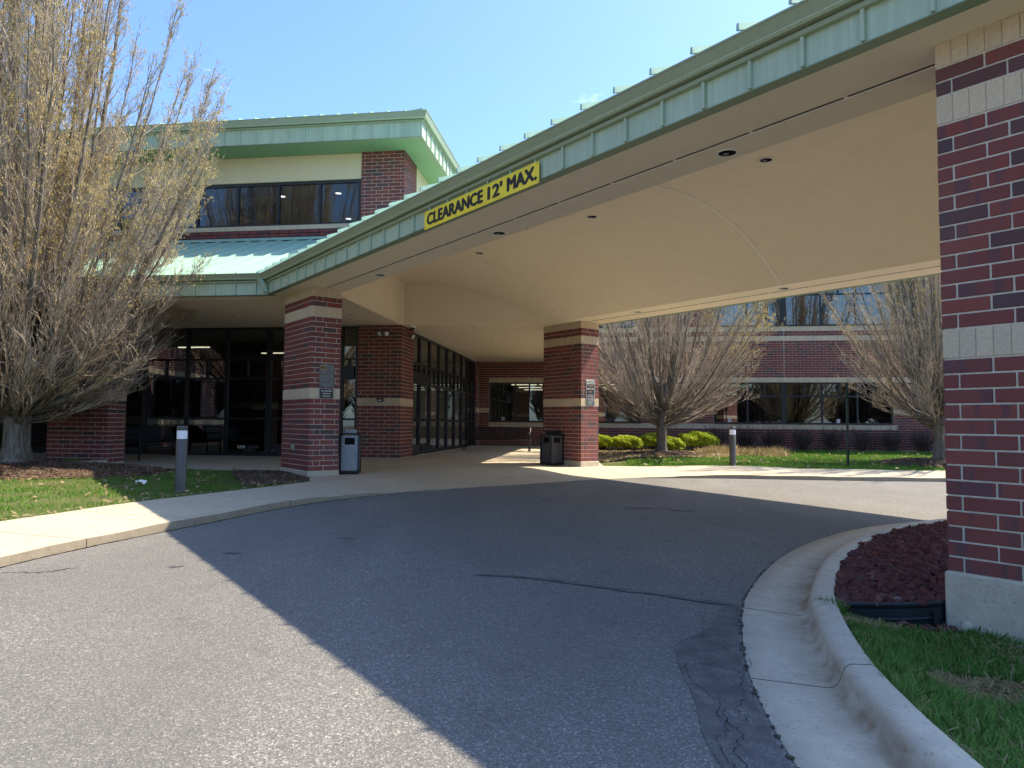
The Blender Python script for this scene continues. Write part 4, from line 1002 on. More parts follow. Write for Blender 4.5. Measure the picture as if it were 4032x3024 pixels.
MB().add([(PE-.06,Q0-.06,zuf(0)+.05),(PE+.06,Q0+.06,zuf(0)+.05),(PE-8+.08,Q0+8+.08,zuf(8)+.09),(PE-8-.08,Q0+8-.08,zuf(8)+.09),(PE-.06,Q0-.06,zuf(0)+.0),(PE+.06,Q0+.06,zuf(0)),(PE-8+.08,Q0+8+.08,zuf(8)),(PE-8-.08,Q0+8-.08,zuf(8))],
         [(0,1,2,3),(0,4,5,1),(1,5,6,2),(3,2,6,7),(0,3,7,4)]).build('hip_cap', M_ROOF, EB)
SP = SP_keep

# small fittings on the pier
dm = thing('dome_camera', 'white dome security camera under the entry ceiling by the brick pier', 'camera', FB, (-5.40, 18.86, ZS))
MB().lathe((0, 0, 0), [(.10, .0), (.10, -.05), (.085, -.06)], 20).build('housing', M_WHITE, dm, local=True, smooth=True)
MB().lathe((0, 0, 0), [(.075, -.055), (.07, -.09), (.045, -.118), (.001, -.128)], 20).build('dome', M_FRAME, dm, local=True, smooth=True)
def flood(label, x, y, z, rz):
    t = thing('floodlight', label, 'floodlight', FB, (x, y, z), rot=rz)
    MB().cyl((0, 0), .05, 0, .03, 14).xf(Matrix.Rotation(math.pi/2, 4, 'X')).build('mount', M_SIGNTXT, t, local=True)
    for s_ in (-1, 1):
        M_ = Matrix.Translation((s_*.09, -.10, .01)) @ Matrix.Rotation(math.radians(115), 4, 'X') @ Matrix.Rotation(s_*.3, 4, 'Y')
        MB().lathe((0, 0, 0), [(.03, -.08), (.045, -.05), (.065, .02), (.07, .05), (.06, .05)], 16).xf(M_).build('head', M_SIGNFADE, t, local=True, smooth=True)
        MB().lathe((0, 0, 0), [(.001, .045), (.062, .048)], 16).xf(M_).build('lens', M_LENS, t, local=True)
        MB().tube([(s_*.02, -.02, 0), (s_*.07, -.06, .01)], .012).build('arm', M_SIGNFADE, t, local=True)
flood('twin-head floodlight on the front of the brick pier', -6.14, 18.72, 3.92, 0)
flood('twin-head floodlight on the side of the brick pier by the doors', -5.66, 19.47, 3.93, math.pi/2)
pb_ = thing('notice_box', 'small black box with red and white lettering on the pier band', 'box', FB, (-6.224, 18.72, 2.137))
MB().cbox(-.085, .085, -.07, 0, -.075, .075, .008).build('case', M_BLACK, pb_, local=True)
MB().box(-.02, .06, -.072, -.070, .022, .048).build('red_mark', M_RED, pb_, local=True); MB().box(-.055, .045, -.072, -.070, -.055, -.028).build('white_mark', M_WHITE, pb_, local=True)

# ------------------------------------------------------------------ right-hand office wing
OW = thing('office_wing', 'two-storey brick office wing with beige bands and dark ribbon windows', 'building', FB, (-5.66, 30.5, ZB))
PQ = 30.5
WIN = [(-5.24, -2.83, 10, 27), (-1.6, 1.284, 10, 27), (4.273, 11.352, 10, 27), (-1.6, 1.284, 50, 68), (4.273, 13.6, 50, 68), (15.4, 22, 10, 27), (15.4, 22, 50, 68)]
def cutseg(segs, a, b):
    out = []
    for s0, s1 in segs:
        if b <= s0 or a >= s1: out.append((s0, s1)); continue
        if a > s0+.05: out.append((s0, a))
        if b < s1-.05: out.append((b, s1))
    return out
st_b = MB(); st_s = MB(); nb = 0
def unit(kind, u, l, z, h):
    global nb
    j = (RNG.random()-.5)*.004
    if kind == 'brick' and nb < 300 and 5.95 < u < 11.15 and z > 3.4 and z < 5.5:
        nb += 1; link('brick', unit_mesh('brick', l, .05, h), None, OW, (u+5.66, j, z-ZB))
    else: (st_b if kind == 'brick' else st_s).box(u, u+l, PQ+j, PQ+.05, z, z+h)
for r in range(0, 74):
    z = ZB+r*CH+JT/2
    segs = [(-5.66 if r < 37 else -1.3, 22.)]
    for a, b, r0_, r1_ in WIN:
        if r0_ <= r < r1_: segs = cutseg(segs, a, b)
    # soldier bands
    bands = []
    if r in (8, 9): bands = [(-5.24, -2.83), (-1.7, 11.5)]
    if r in (27, 28): bands = [(-5.24, -2.83), (-1.7, 22)]
    if r in (44, 45, 48, 49, 68, 69): bands = [(-1.7, 22)]
    if r in (14, 15): bands = [(-5.66, -5.24), (11.352, 15.4)]
    for a, b in bands: segs = cutseg(segs, a, b)
    if r in (8, 14, 27, 44, 48, 68):
        for a, b in bands:
            for u, l in fill(a+.005, b-.005, .0916): unit('band', u, l, z, 2*CH-JT)
    for s0, s1 in segs:
        u = math.floor(s0/.305)*.305 + (.1525 if r % 2 else 0) - .305
        while u < s1:
            a, b = max(u, s0+.003), min(u+.295, s1-.003)
            if b-a > .03: unit('brick', a, b-a, z, BH)
            u += .305
st_b.build('brickwork', M_BRICK, OW, kind='stuff'); st_s.build('band_brickwork', M_BEIGE, OW, kind='stuff')
# mortar backing with window holes
def backing(segs_z):
    for z0, z1, wins in segs_z:
        ss = [(-5.66 if z1 < 4.3 else -1.3, 22.)]
        for a, b in wins: ss = cutseg(ss, a, b)
        for a, b in ss: MB().box(a, b, PQ+.010, PQ+.25, z0, z1).build('mortar_backing', M_MORTAR, OW)
zr = lambda r: ZB+r*CH
backing([(.2, zr(10), []), (zr(10), zr(27), [(a, b) for a, b, c, d in WIN if c == 10]), (zr(27), zr(37)-.01, []), (zr(37)-.01, zr(50), []), (zr(50), zr(68), [(a, b) for a, b, c, d in WIN if c == 50]), (zr(68), zr(74), [])])
MB().box(7.118, 7.128, PQ-.003, PQ+.02, zr(27), zr(50)).build('control_joint', M_WHITE, OW)
MB().box(-2.95, -2.94, PQ-.003, PQ+.02, ZB, zr(8)).build('control_joint', M_MORTAR, OW)
fr = PQ+.06
def ribbon_win(p0, p1, ups, z0, z1, tz):
    v = sorted([(p0+.004, p0+.07)]+[u if isinstance(u, tuple) else (u-.032, u+.032) for u in ups]+[(p1-.07, p1-.004)])
    glazing(OW, (0, 0, 0), 0, v, [(z0+.004, z0+.07), (tz-.03, tz+.03), (z1-.06, z1-.004)], M_FRAME, M_GLASSW, {1: 2}, front=fr)
    MB().box(p0-.01, p1+.01, PQ-.03, PQ+.055, z0+.0, z0+.045).build('window_sill', M_FRAME, OW)
ribbon_win(-5.24, -2.83, [-4.08], zr(10), zr(27), 2.71)
ribbon_win(-1.6, 1.284, [-.12], zr(10), zr(27), 2.71)
ribbon_win(4.273, 11.352, [5.666, (7.02, 7.23), 8.62, 9.99], zr(10), zr(27), 2.71)
ribbon_win(-1.6, 1.284, [-.12], zr(50), zr(68), 6.94)
ribbon_win(4.273, 13.6, [5.666, (7.02, 7.23), 8.62, 9.99, 11.4, 12.5], zr(50), zr(68), 6.94)
ribbon_win(15.4, 22., [17.0, 18.7, 20.4], zr(10), zr(27), 2.71); ribbon_win(15.4, 22., [17.0, 18.7, 20.4], zr(50), zr(68), 6.94)
# rooms behind the glass
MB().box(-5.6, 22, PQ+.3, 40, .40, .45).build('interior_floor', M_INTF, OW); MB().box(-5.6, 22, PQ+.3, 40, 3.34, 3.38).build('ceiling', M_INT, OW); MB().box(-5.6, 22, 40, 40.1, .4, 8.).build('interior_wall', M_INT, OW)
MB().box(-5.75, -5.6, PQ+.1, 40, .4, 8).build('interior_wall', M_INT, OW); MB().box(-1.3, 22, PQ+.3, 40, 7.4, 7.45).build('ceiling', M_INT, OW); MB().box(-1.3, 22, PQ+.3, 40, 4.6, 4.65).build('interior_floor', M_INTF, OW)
for q in (33.0, 35.6, 38.0):
    for p0 in ((-4.6, -3.3, -2.0, -.4) if True else ()): MB().box(p0, p0+1.18, q, q+.14, 3.30, 3.335).build('tube_light', M_TUBE, OW)
MB().box(3, 3.1, PQ+.3, 40, .4, 7.4).build('partition', M_INT, OW)
MB().box(-1.35, 22.2, PQ-.5, 41, 8.35, 8.7).build('roof_edge', M_GREEN, OW); MB().box(21.9, 22.05, PQ+.26, 40, .2, 8.35).build('end_wall', M_MORTAR, OW); MB().box(-1.3, -1.1, PQ+.26, 40, 4.6, 8.35).build('end_wall', M_MORTAR, OW)
for p in (-4.62, 9.25, 4.94):
    cdl = {-4.62: 'cream sticker with dark star in the recess window', 9.25: 'cream sticker with dark star low in the window behind the thin post', 4.94: 'cream sticker with dark star low in the window behind the bollard'}[p]
    t = thing('window_sticker', cdl, 'sticker', FB, (p, fr+.035, 1.70))
    MB().box(-.065, .065, 0, .002, -.075, .075).build('card', M_SIGNW, t, local=True)
    v = [(0, -.001, .01)]; st_pts = []
    for i in range(12): rr = .045 if i % 2 == 0 else .018; st_pts.append((rr*math.sin(i*math.pi/6), -.001, .005+rr*math.cos(i*math.pi/6)))
    MB().add(st_pts, [tuple(range(12))[::-1]]).build('star', M_INK, t, local=True)
# interior lit strip behind second window
for p0, q in ((-1.2, 32.5),): MB().box(p0, p0+2.2, q, q+.12, 3.30, 3.335).build('tube_light', M_TUBE, OW)

# ------------------------------------------------------------------ street furniture
def bollard(label, x, y, z):
    t = thing('bollard_light', label, 'bollard', None, (x, y, z), 'bollard lights')
    MB().lathe((0, 0, 0), [(.083, -.1), (.083, .80), (.081, .803)], 28).build('post', M_BULB, t, local=True, smooth=True)
    MB().lathe((0, 0, 0), [(.078, .80), (.078, .935)], 28).build('lens', M_LENS, t, local=True, smooth=True)
    MB().lathe((0, 0, 0), [(.076, .932), (.083, .935), (.083, .985), (.079, .998), (.06, 1.003), (.001, 1.004)], 28).build('cap', M_BULB, t, local=True, smooth=True)
    MB().lathe((0, 0, 0), [(.095, -.02), (.095, .008), (.084, .012)], 24).build('base_ring', M_BULB, t, local=True, smooth=True)
bollard('bronze bollard light with white band at the lawn edge before the glass front', -5.13, 11.07, hg(-5.13, 11.07))
bollard('bronze bollard light with white band at the sunny lawn by the far walk', 5.72, 18.40, hg(5.72, 18.40))

def bin_(label, x, y, z, s, rz, mat, h=.80):
    t = thing('litter_bin', label, 'litter bin', None, (x, y, z), rot=rz)
    q = s/2
    for sx in (-1, 1):
        for sy in (-1, 1):
            MB().cbox(sx*q-.02, sx*q+.02, sy*q-.02, sy*q+.02, .02, h, .004).build('corner_post', M_BLACK, t, local=True)
            MB().cyl((sx*(q-.03), sy*(q-.03)), .018, -.01, .04, 10).build('foot', M_BLACK, t, local=True)
    for k in range(4):
        R_ = Matrix.Rotation(k*math.pi/2, 4, 'Z'); w = q-.022
        # panel with a letterbox opening near the top
        m = MB(); y0, y1 = -q+.004, -q+.014; oz0, oz1, ow = h-.20, h-.06, q*.55
        m.box(-w, w, y0, y1, .07, oz0); m.box(-w, -ow, y0, y1, oz0, oz1); m.box(ow, w, y0, y1, oz0, oz1); m.box(-w, w, y0, y1, oz1, h-.015)
        spn = m.xf(R_).build('side_panel', mat, t, local=True)
        MB().box(-ow-.012, ow+.012, -q+.016, -q+.022, oz0-.012, oz1+.012).xf(R_).build('opening', M_CRACK_RECESS, spn, local=True)
    MB().cbox(-q-.02, q+.02, -q-.02, q+.02, .03, .065, .005).build('base', M_BLACK, t, local=True)
    MB().cbox(-q-.03, q+.03, -q-.03, q+.03, h, h+.03, .006).build('top', M_BLACK, t, local=True)
    MB().cbox(-q*.62, q*.62, -q*.62, q*.62, h+.03, h+.115, .012).build('ash_tray', M_SILVER if mat is M_SILVER else M_BLACK, t, local=True)
bin_('silver mesh litter bin with ash tray standing by the brick column', -3.33, 14.72, hg(-3.33, 14.72), .37, .12, M_SILVER)
bx_, by_ = aw(6.97, .86)
bin_('dark pebble-panel litter bin set cornerwise by the sunlit brick column', bx_, by_, hg(bx_, by_)-.005, .41, TH, M_PEBBLE, .79)

def bench(label, x, y, z, rz, L):
    """faces local -y"""
    t = thing('park_bench', label, 'bench', None, (x, y, z), rot=rz); n_ = int(L/.052)
    for s_ in (-1, 1):
        xx = s_*(L/2-.05)
        MB().tube([(xx, -.27, 0), (xx, -.27, .58), (xx, -.23, .63), (xx, -.05, .63), (xx, .16, .62)], .022, 8).build('leg', M_BLACK, t, local=True, smooth=True)
        MB().tube([(xx, .14, 0), (xx, .14, .40), (xx, .24, .82)], .022, 8).build('leg', M_BLACK, t, local=True, smooth=True)
        MB().tube([(xx, -.25, .40), (xx, .15, .38)], .018, 6).build('seat_rail', M_BLACK, t, local=True)
        for yy in (-.27, .14): MB().cyl((xx, yy), .04, -.002, .008, 12).build('foot_plate', M_BLACK, t, local=True)
    MB().tube([(-L/2, -.27, .415), (L/2, -.27, .415)], .018, 8).build('front_rail', M_BLACK, t, local=True)
    MB().tube([(-L/2, .25, .82), (L/2, .25, .82)], .02, 8).build('top_rail', M_BLACK, t, local=True)
    MB().tube([(-L/2, .12, .40), (L/2, .12, .40)], .016, 8).build('rear_rail', M_BLACK, t, local=True)
    m = MB(); path = [(-.27, .43), (-.2, .432), (-.05, .42), (.06, .418), (.11, .44), (.15, .52), (.19, .64), (.24, .80), (.25, .825)]
    V = []; 
    for (yy, zz) in path: V += [(-.019, yy, zz), (.019, yy, zz)]
    for (yy, zz) in path: V += [(-.019, yy, zz-.008), (.019, yy, zz-.008)]
    k = len(path)*2; F = []
    for i in range(len(path)-1): F += [(2*i, 2*i+1, 2*i+3, 2*i+2), (k+2*i+2, k+2*i+3, k+2*i+1, k+2*i), (2*i, 2*i+2, k+2*i+2, k+2*i), (2*i+3, 2*i+1, k+2*i+1, k+2*i+3)]
    slat = mesh_of('slat', V, F); slat.materials.append(M_BLACK)
    for i in range(n_): link('slat', slat, None, t, (-L/2+.05+(L-.1)*i/(n_-1), 0, 0))
bench('long black slatted bench in the entrance recess before the window', -.52, 25.3, .52, -PH, 2.44)
bench('black slatted bench against the brick column by the glass front', *bw(-11.72, 17.05), .51, math.pi/2-PH, 2.1)

sp_ = thing('sign_post', 'thin green sign post seen edge-on in the far lawn', 'sign post', None, (9.15, 19.35, hg(9.15, 19.35)))
for sx in (-1, 1): MB().box(sx*.024-.004, sx*.024+.004, -.018, .018, -.2, 2.30).build('channel_flange', M_POST, sp_, local=True)
MB().box(-.020, .020, .010, .018, -.2, 2.30).build('channel_web', M_POST, sp_, local=True)
pl = MB().box(-.002, .002, -.15, .15, 1.86, 2.32).xf(Matrix.Rotation(-.45, 4, 'Z')).build('sign_plate', M_POST, sp_, local=True)

# plastic edging strip
ed = thing('landscape_edging', 'black plastic edging strip holding back the red lava rock', 'edging', None, (2.6, 4.88, .18))
V = []; pe = [tuple(e) for e in EDGE]
prof_e = [(.0, -.06), (-.004, .02), (-.010, .028), (-.004, .036), (-.004, .085), (-.013, .095), (-.016, .108), (-.008, .118), (.006, .118), (.008, .02), (.008, -.06)]
for i, p in enumerate(pe):
    a = np.array(pe[max(i-1, 0)]); b = np.array(pe[min(i+1, len(pe)-1)]); t_ = (b-a)/np.linalg.norm(b-a); nx, ny = -t_[1], t_[0]
    f = i/(len(pe)-1); zt_ = .275+.08*f
    for d, z in prof_e: V.append((p[0]+nx*d-2.6, p[1]+ny*d-4.88, zt_+(z-.118)*1.25-.18))
n_ = len(prof_e)
MB().add(V, [(i*n_+j, (i+1)*n_+j, (i+1)*n_+j+1, i*n_+j+1) for i in range(len(pe)-1) for j in range(n_-1)]).build('strip', M_EDGING, ed, local=True)
MB().cbox(.23, .265, -.075, -.055, -.05, .085, .004).build('stake', M_EDGING, ed, local=True)

# ------------------------------------------------------------------ vegetation
def prisms(P, Q, r0, r1, k=3):
    """tapered prisms from P to Q"""
    P = np.asarray(P, float); Q = np.asarray(Q, float); r0 = np.asarray(r0, float); r1 = np.asarray(r1, float)
    d = Q-P; d /= (np.linalg.norm(d, axis=1, keepdims=True)+1e-9)
    ref = np.where(np.abs(d[:, 2:3]) < .9, np.array([[0, 0, 1.]]), np.array([[1., 0, 0]]))
    u = np.cross(d, ref); u /= np.linalg.norm(u, axis=1, keepdims=True)+1e-9; w = np.cross(d, u); n = len(P)
    V = np.zeros((n, 2*k, 3))
    for i in range(k):
        c, s = math.cos(2*math.pi*i/k), math.sin(2*math.pi*i/k); o = u*c+w*s
        V[:, i] = P+o*r0[:, None]; V[:, k+i] = Q+o*r1[:, None]
    b = (np.arange(n)*2*k)[:, None]
    F = np.concatenate([b+np.array([[i, (i+1) % k, k+(i+1) % k, k+i]]) for i in range(k)], 0)
    return V.reshape(-1, 3), F
def cat(parts):
    Vs, Fs, o = [], [], 0
    for V, F in parts: Vs.append(V); Fs.append(F+o); o += len(V)
    return np.concatenate(Vs), np.concatenate(Fs)
def unitv(v): return v/(np.linalg.norm(v, axis=-1, keepdims=True)+1e-9)

def hornbeam(label, x, y, z, seed, H, R, tr, nl, dens2, dens3, ncat, cat_bias, grp='bare hornbeam trees', zw=.45, fork=.85):
    rg = np.random.default_rng(seed); T = thing('hornbeam_tree', label, 'tree', None, (x, y, z), grp)
    def env(zz):
        f = np.clip((zz-1.0)/(H-1.0), 0, 1); up = np.clip((f+.02)/zw, 0, 1)**.30; dn = 1-.82*np.clip((f-zw)/(1-zw), 0, 1)**1.5
        return R*np.minimum(up, 1)*np.where(f > zw, dn, 1)
    # trunk: fluted, flared, one continuous skin
    n, rings = 22, [(-.25, 1.65), (0, 1.45), (.12, 1.18), (.35, 1.0), (.7, .95), (fork+.05, 1.02), (fork+.3, 1.0), (fork+.75, .72), (fork+1.3, .42)]; ph = rg.random(5)*6
    V = []
    for zz, rf in rings:
        for i in range(n):
            t = 2*math.pi*i/n; fl = 1+.10*math.sin(3*t+ph[0]+zz)+.06*math.sin(5*t+ph[1])+.04*math.sin(8*t+ph[2]+zz*2)
            V.append((tr*rf*fl*math.cos(t), tr*rf*fl*math.sin(t), zz))
    F = [(k*n+i, k*n+(i+1) % n, (k+1)*n+(i+1) % n, (k+1)*n+i) for k in range(len(rings)-1) for i in range(n)]
    TK = link('trunk', mesh_of('trunk', V, F, True), M_BARK, T)
    limbP, limbQ, limbr0, limbr1 = [], [], [], []; sec = []
    for i in range(nl):
        az = i*2.39996+rg.normal(0, .25); fz = (i+.5)/nl; zt = 1.45+(H-1.45)*(fz**1.2); zt *= 1+rg.normal(0, .03)
        rt = env(zt)*(1-.5*rg.random()**2.8); zs = fork-.15+.85*rg.random()*(.35+fz); zs = min(zs, zt-.25)
        ms = 9; t = np.linspace(0, 1, ms+1)
        rr = tr*.45*(1-fz)+ (rt-tr*.2)*t**(.92-.30*fz); zz = zs+(zt-zs)*t**(1.35-.2*fz)
        wob = rg.normal(0, .07, (ms+1, 2)).cumsum(0)*np.minimum(t*3, 1)[:, None]*.5
        P = np.stack([np.cos(az)*rr+wob[:, 0], np.sin(az)*rr+wob[:, 1], zz], 1)
        rb = (.016+.026*rg.random()**1.5+(.034 if i % 9 == 4 else 0))*(.5+.75*fz)*(H/10); rad = rb*(1-t)**.8+.006
        limbP.append(P[:-1]); limbQ.append(P[1:]); limbr0.append(rad[:-1]); limbr1.append(rad[1:])
        L = np.linalg.norm(np.diff(P, axis=0), axis=1).sum(); n2 = int(L*dens2)
        ts = rg.uniform(.12, 1., n2)**.8; idx = np.minimum((ts*ms).astype(int), ms-1); fr_ = ts*ms-idx
        base = P[idx]*(1-fr_[:, None])+P[idx+1]*fr_[:, None]; tan = unitv(P[idx+1]-P[idx])
        out = np.stack([base[:, 0], base[:, 1], np.zeros(n2)], 1); out = unitv(out)
        d = unitv(tan*.95+rg.normal(0, .29, (n2, 3))+out*.22+np.array([0, 0, .36])); ln = (.50+.8*(1-ts))*rg.uniform(.5, 1.35, n2)*(R/3.5)
        end = base+d*ln[:, None]; re = np.hypot(end[:, 0], end[:, 1]); lim = env(end[:, 2])*1.08+.12
        ln = np.where(re > lim, ln*.45, ln)
        sec.append((base, d, ln, np.minimum(.012, rad[idx]*.6)))
    V, F = prisms(np.concatenate(limbP), np.concatenate(limbQ), np.concatenate(limbr0), np.concatenate(limbr1), 6)
    o = link('limbs', np_mesh('limbs', V, F, True), M_BARK, TK); o['kind'] = 'stuff'
    B = np.concatenate([s[0] for s in sec]); D = np.concatenate([s[1] for s in sec]); L = np.concatenate([s[2] for s in sec]); r = np.concatenate([s[3] for s in sec])
    mid = B+D*(L*.5)[:, None]+rg.normal(0, .02, B.shape); D2 = unitv(D+np.array([0, 0, .42])+rg.normal(0, .12, B.shape)); end = mid+D2*(L*.5)[:, None]
    parts = [prisms(B, mid, r, r*.6, 4), prisms(mid, end, r*.6, np.full(len(r), .0028), 3)]
    # twigs
    n3 = np.maximum((L*dens3).astype(int), 2); idx = np.repeat(np.arange(len(L)), n3); m = len(idx)
    t = rg.uniform(.1, 1, m); tb = np.where((t < .5)[:, None], B[idx]+(mid-B)[idx]*(t*2)[:, None], mid[idx]+(end-mid)[idx]*(t*2-1)[:, None])
    td = unitv(np.where((t < .5)[:, None], D[idx], D2[idx])*.9+rg.normal(0, .38, (m, 3))+np.array([0, 0, .25])); tl = rg.uniform(.09, .40, m)
    tm = tb+td*(tl*.55)[:, None]; te = tm+unitv(td+rg.normal(0, .3, (m, 3))+np.array([0, 0, .2]))*(tl*.45)[:, None]
    parts += [prisms(tb, tm, np.full(m, .0042), np.full(m, .0034), 3), prisms(tm, te, np.full(m, .0034), np.full(m, .0022), 3)]
    V, F = cat(parts); TW = o = link('crown', np_mesh('crown', V, F), M_TWIG, T); o['kind'] = 'stuff'
    # buds and hanging catkins
    w = cat_bias(te); w = w/w.sum(); pick = rg.choice(m, ncat, p=w); C = te[pick]*.6+tm[pick]*.4+rg.normal(0, .03, (ncat, 3))
    ln = rg.uniform(.025, .06, ncat); wd = rg.uniform(.006, .013, ncat); a = rg.uniform(0, 6.28, ncat); hx = np.stack([np.cos(a), np.sin(a), np.zeros(ncat)], 1)
    dn = unitv(np.stack([rg.normal(0, .25, ncat), rg.normal(0, .25, ncat), -np.ones(ncat)], 1))
    Q = np.stack([C, C+dn*(ln*.45)[:, None]+hx*wd[:, None], C+dn*ln[:, None], C+dn*(ln*.45)[:, None]-hx*wd[:, None]], 1).reshape(-1, 3)
    o = link('catkins', np_mesh('catkins', Q, np.arange(ncat*4).reshape(-1, 4)), M_CATKIN, TW); o['kind'] = 'stuff'
    return T
tx, ty = -10.08, 14.45
hornbeam('tall many-stemmed hornbeam with golden catkins on a mulch mound by the lawn', tx, ty, hg(tx, ty)+.10, 5, 13.2, 4.2, .235, 160, 6.0, 12, 150000, lambda e: np.clip((e[:, 2]-2.6)/3., .06, 1.)*(.25+.75*(np.sin(e[:, 0]*1.7+e[:, 2]*1.1)*np.sin(e[:, 1]*1.9-e[:, 2]*.8) > -.1)), zw=.42, fork=.95)
t2x, t2y = 4.95, 23.4
hornbeam('wide bare hornbeam standing before the yellow-green clipped bushes', t2x, t2y, hg(t2x, t2y)+.09, 9, 10.2, 4.05, .165, 82, 5.4, 11, 15000, lambda e: np.clip((e[:, 0]-1.0)/1.5, .04, 1.)*np.clip((e[:, 2]-2.5)/2, .05, 1), zw=.40, fork=.95)
t3x, t3y = 12.55, 20.8
hornbeam('tall hornbeam in far lawn beyond the lava rock bed, golden catkins', t3x, t3y, hg(t3x, t3y)+.09, 21, 12.0, 3.4, .17, 88, 5.8, 11, 38000, lambda e: np.clip((e[:, 2]-2.5)/3., .10, 1.), zw=.42, fork=1.0)

# mulch mounds
def mound(name_label, x, y, rx, ry, h, mat=M_MULCH):
    pts = [(x+rx*math.cos(t)*(1+.08*math.sin(3*t+x)+.05*math.sin(7*t)), y+ry*math.sin(t)*(1+.07*math.cos(4*t))) for t in np.linspace(0, 2*math.pi, 40)[:-1]]
    f = lambda u, v: hg(u, v)-.02+h*max(0, 1-((u-x)/rx)**2-((v-y)/ry)**2)**.8
    o = sheet('mulch_mound', pts, f, .22, mat, 'structure'); return pts, f
def scatter_in(poly, n, rg):
    xs = [p[0] for p in poly]; ys = [p[1] for p in poly]; X = rg.uniform(min(xs), max(xs), n*3); Y = rg.uniform(min(ys), max(ys), n*3); m = inside(poly, X, Y); return X[m][:n], Y[m][:n]
def chips(name, poly, f, n, seed, mat, smin=.012, smax=.05, flat=.35, asp=.35):
    rg = np.random.default_rng(seed); X, Y = scatter_in(poly, n, rg); Z = np.array([f(a, b) for a, b in zip(X, Y)])+.008; n = len(X)
    s = rg.uniform(smin, smax, n); u = unitv(np.stack([rg.normal(size=n), rg.normal(size=n), rg.normal(0, flat, n)], 1)); w = unitv(np.cross(u, unitv(np.stack([rg.normal(0, flat, n), rg.normal(0, flat, n), np.ones(n)], 1))))
    C = np.stack([X, Y, Z], 1); a = u*s[:, None]; b = w*(s*asp)[:, None]
    Q = np.stack([C-a-b, C+a-b*.7, C+a*.9+b, C-a*.8+b*.8], 1).reshape(-1, 3)
    o = link(name, np_mesh(name, Q, np.arange(n*4).reshape(-1, 4)), mat); o['kind'] = 'stuff'; return o
pts1, f1m = mound('', tx+.35, ty-.35, 3.0, 1.55, .17); chips('bark_chips', pts1, f1m, 9000, 1, M_CHIP)
pts2, f2m = mound('', t2x, t2y, 1.7, 1.4, .15); chips('bark_chips', pts2, f2m, 3500, 2, M_CHIP)
pts3, f3m = mound('', t3x, t3y, 1.9, 1.4, .15); chips('bark_chips', pts3, f3m, 3500, 3, M_CHIP)
bed = [(-3.66,12.85),(-3.92,13.75),(-4.75,14.62),(-5.7,14.78),(-5.45,13.9),(-4.95,12.9),(-4.55,12.0),(-4.28,11.85)]
sheet('dirt_bed', smooth(bed+[bed[0]], 4)[:-1], lambda x, y: hg(x, y)+.006, .2, M_DIRT); chips('bark_chips', bed, lambda x, y: hg(x, y)+.006, 2600, 4, M_CHIP, .008, .03)
bed2 = [(2.6,20.2),(3.6,21.6),(6.6,22.0),(8.2,24.5),(8.0,27.5),bw(-1.2+.2,30.0),bw(-1.0,24)]
sheet('mulch_bed', bed2, lambda x, y: hg(x, y)+.006, .4, M_MULCH); chips('dry_leaf_litter', bed2, lambda x, y: hg(x, y)+.02, 9000, 5, M_STRAW, .02, .08, .6)

# grass
def grass(name, poly, n, zf, h0, h1, wd, mat, seed, holes=(), bend=.5, seg2=True):
    rg = np.random.default_rng(seed); X, Y = scatter_in(poly, n, rg)
    for hp in holes: m = ~inside(hp, X, Y); X, Y = X[m], Y[m]
    den = .5+.5*np.sin(X*2.3+1.1*np.sin(Y*1.7))*np.sin(Y*2.9+1.3*np.sin(X*1.3)); keep = rg.random(len(X)) < .35+.65*np.clip(den*1.4, 0, 1); X, Y = X[keep], Y[keep]; n = len(X)
    Z = zf(X, Y); a = rg.uniform(0, 6.28, n); side = np.stack([np.cos(a), np.sin(a), np.zeros(n)], 1); lean = np.stack([rg.normal(0, bend, n), rg.normal(0, bend, n), np.ones(n)], 1)
    lean = unitv(lean); L = rg.uniform(h0, h1, n)*(.6+.5*den[keep]); w_ = wd*rg.uniform(.7, 1.4, n); C = np.stack([X, Y, Z-.01], 1)
    mid = C+lean*(L*.55)[:, None]; tip = mid+unitv(lean+np.stack([rg.normal(0, .5, n), rg.normal(0, .5, n), np.full(n, -.15)], 1))*(L*.5)[:, None]
    Q = np.stack([C-side*w_[:, None], C+side*w_[:, None], mid+side*(w_*.7)[:, None], tip, mid-side*(w_*.7)[:, None]], 1).reshape(-1, 3)
    o = link(name, np_mesh(name, Q, np.arange(n*5).reshape(-1, 5)), mat); o['kind'] = 'stuff'; return o
vhg = lambda X, Y: hg_arr(X, Y)-.012
lawn_lv = [(p[0], p[1]) for p in LB if p[1] > 3] + [c1, bw(-6.9, 13.85), bw(-14, 13.85), (-15, 9), (-9, 3)]
grass('lawn_grass', lawn_lv, 75000, vhg, .035, .085, .0042, M_GRASS, 31, [pts1, bed])
chips('dead_leaves', lawn_lv, lambda x, y: hg(x, y)+.03, 700, 41, M_STRAW, .02, .05, .5, .6)
lawn_rv = RB[:-1] + [(18, 22), bw(14.0, 30.3), bw(1, 30.3), (3.2, 20)]
grass('lawn_grass', lawn_rv, 95000, vhg, .05, .11, .008, M_GRASS, 32, [pts2, pts3, bed2])
chips('dead_leaves', lawn_rv, lambda x, y: hg(x, y)+.04, 500, 42, M_STRAW, .02, .06, .5, .6)
vhi = lambda X, Y: np.array([hi(a, b) for a, b in zip(X, Y)])
isl_v = [tuple(c) for c in CB[near_i(CB, (1.6, .8)):i_e+1]] + [(2.26,4.70),(2.45,4.60),(2.7,4.56),(2.92,4.62)] + [aw(-.03, -11.50), aw(-.03, -13.2), (4.6, .8)]
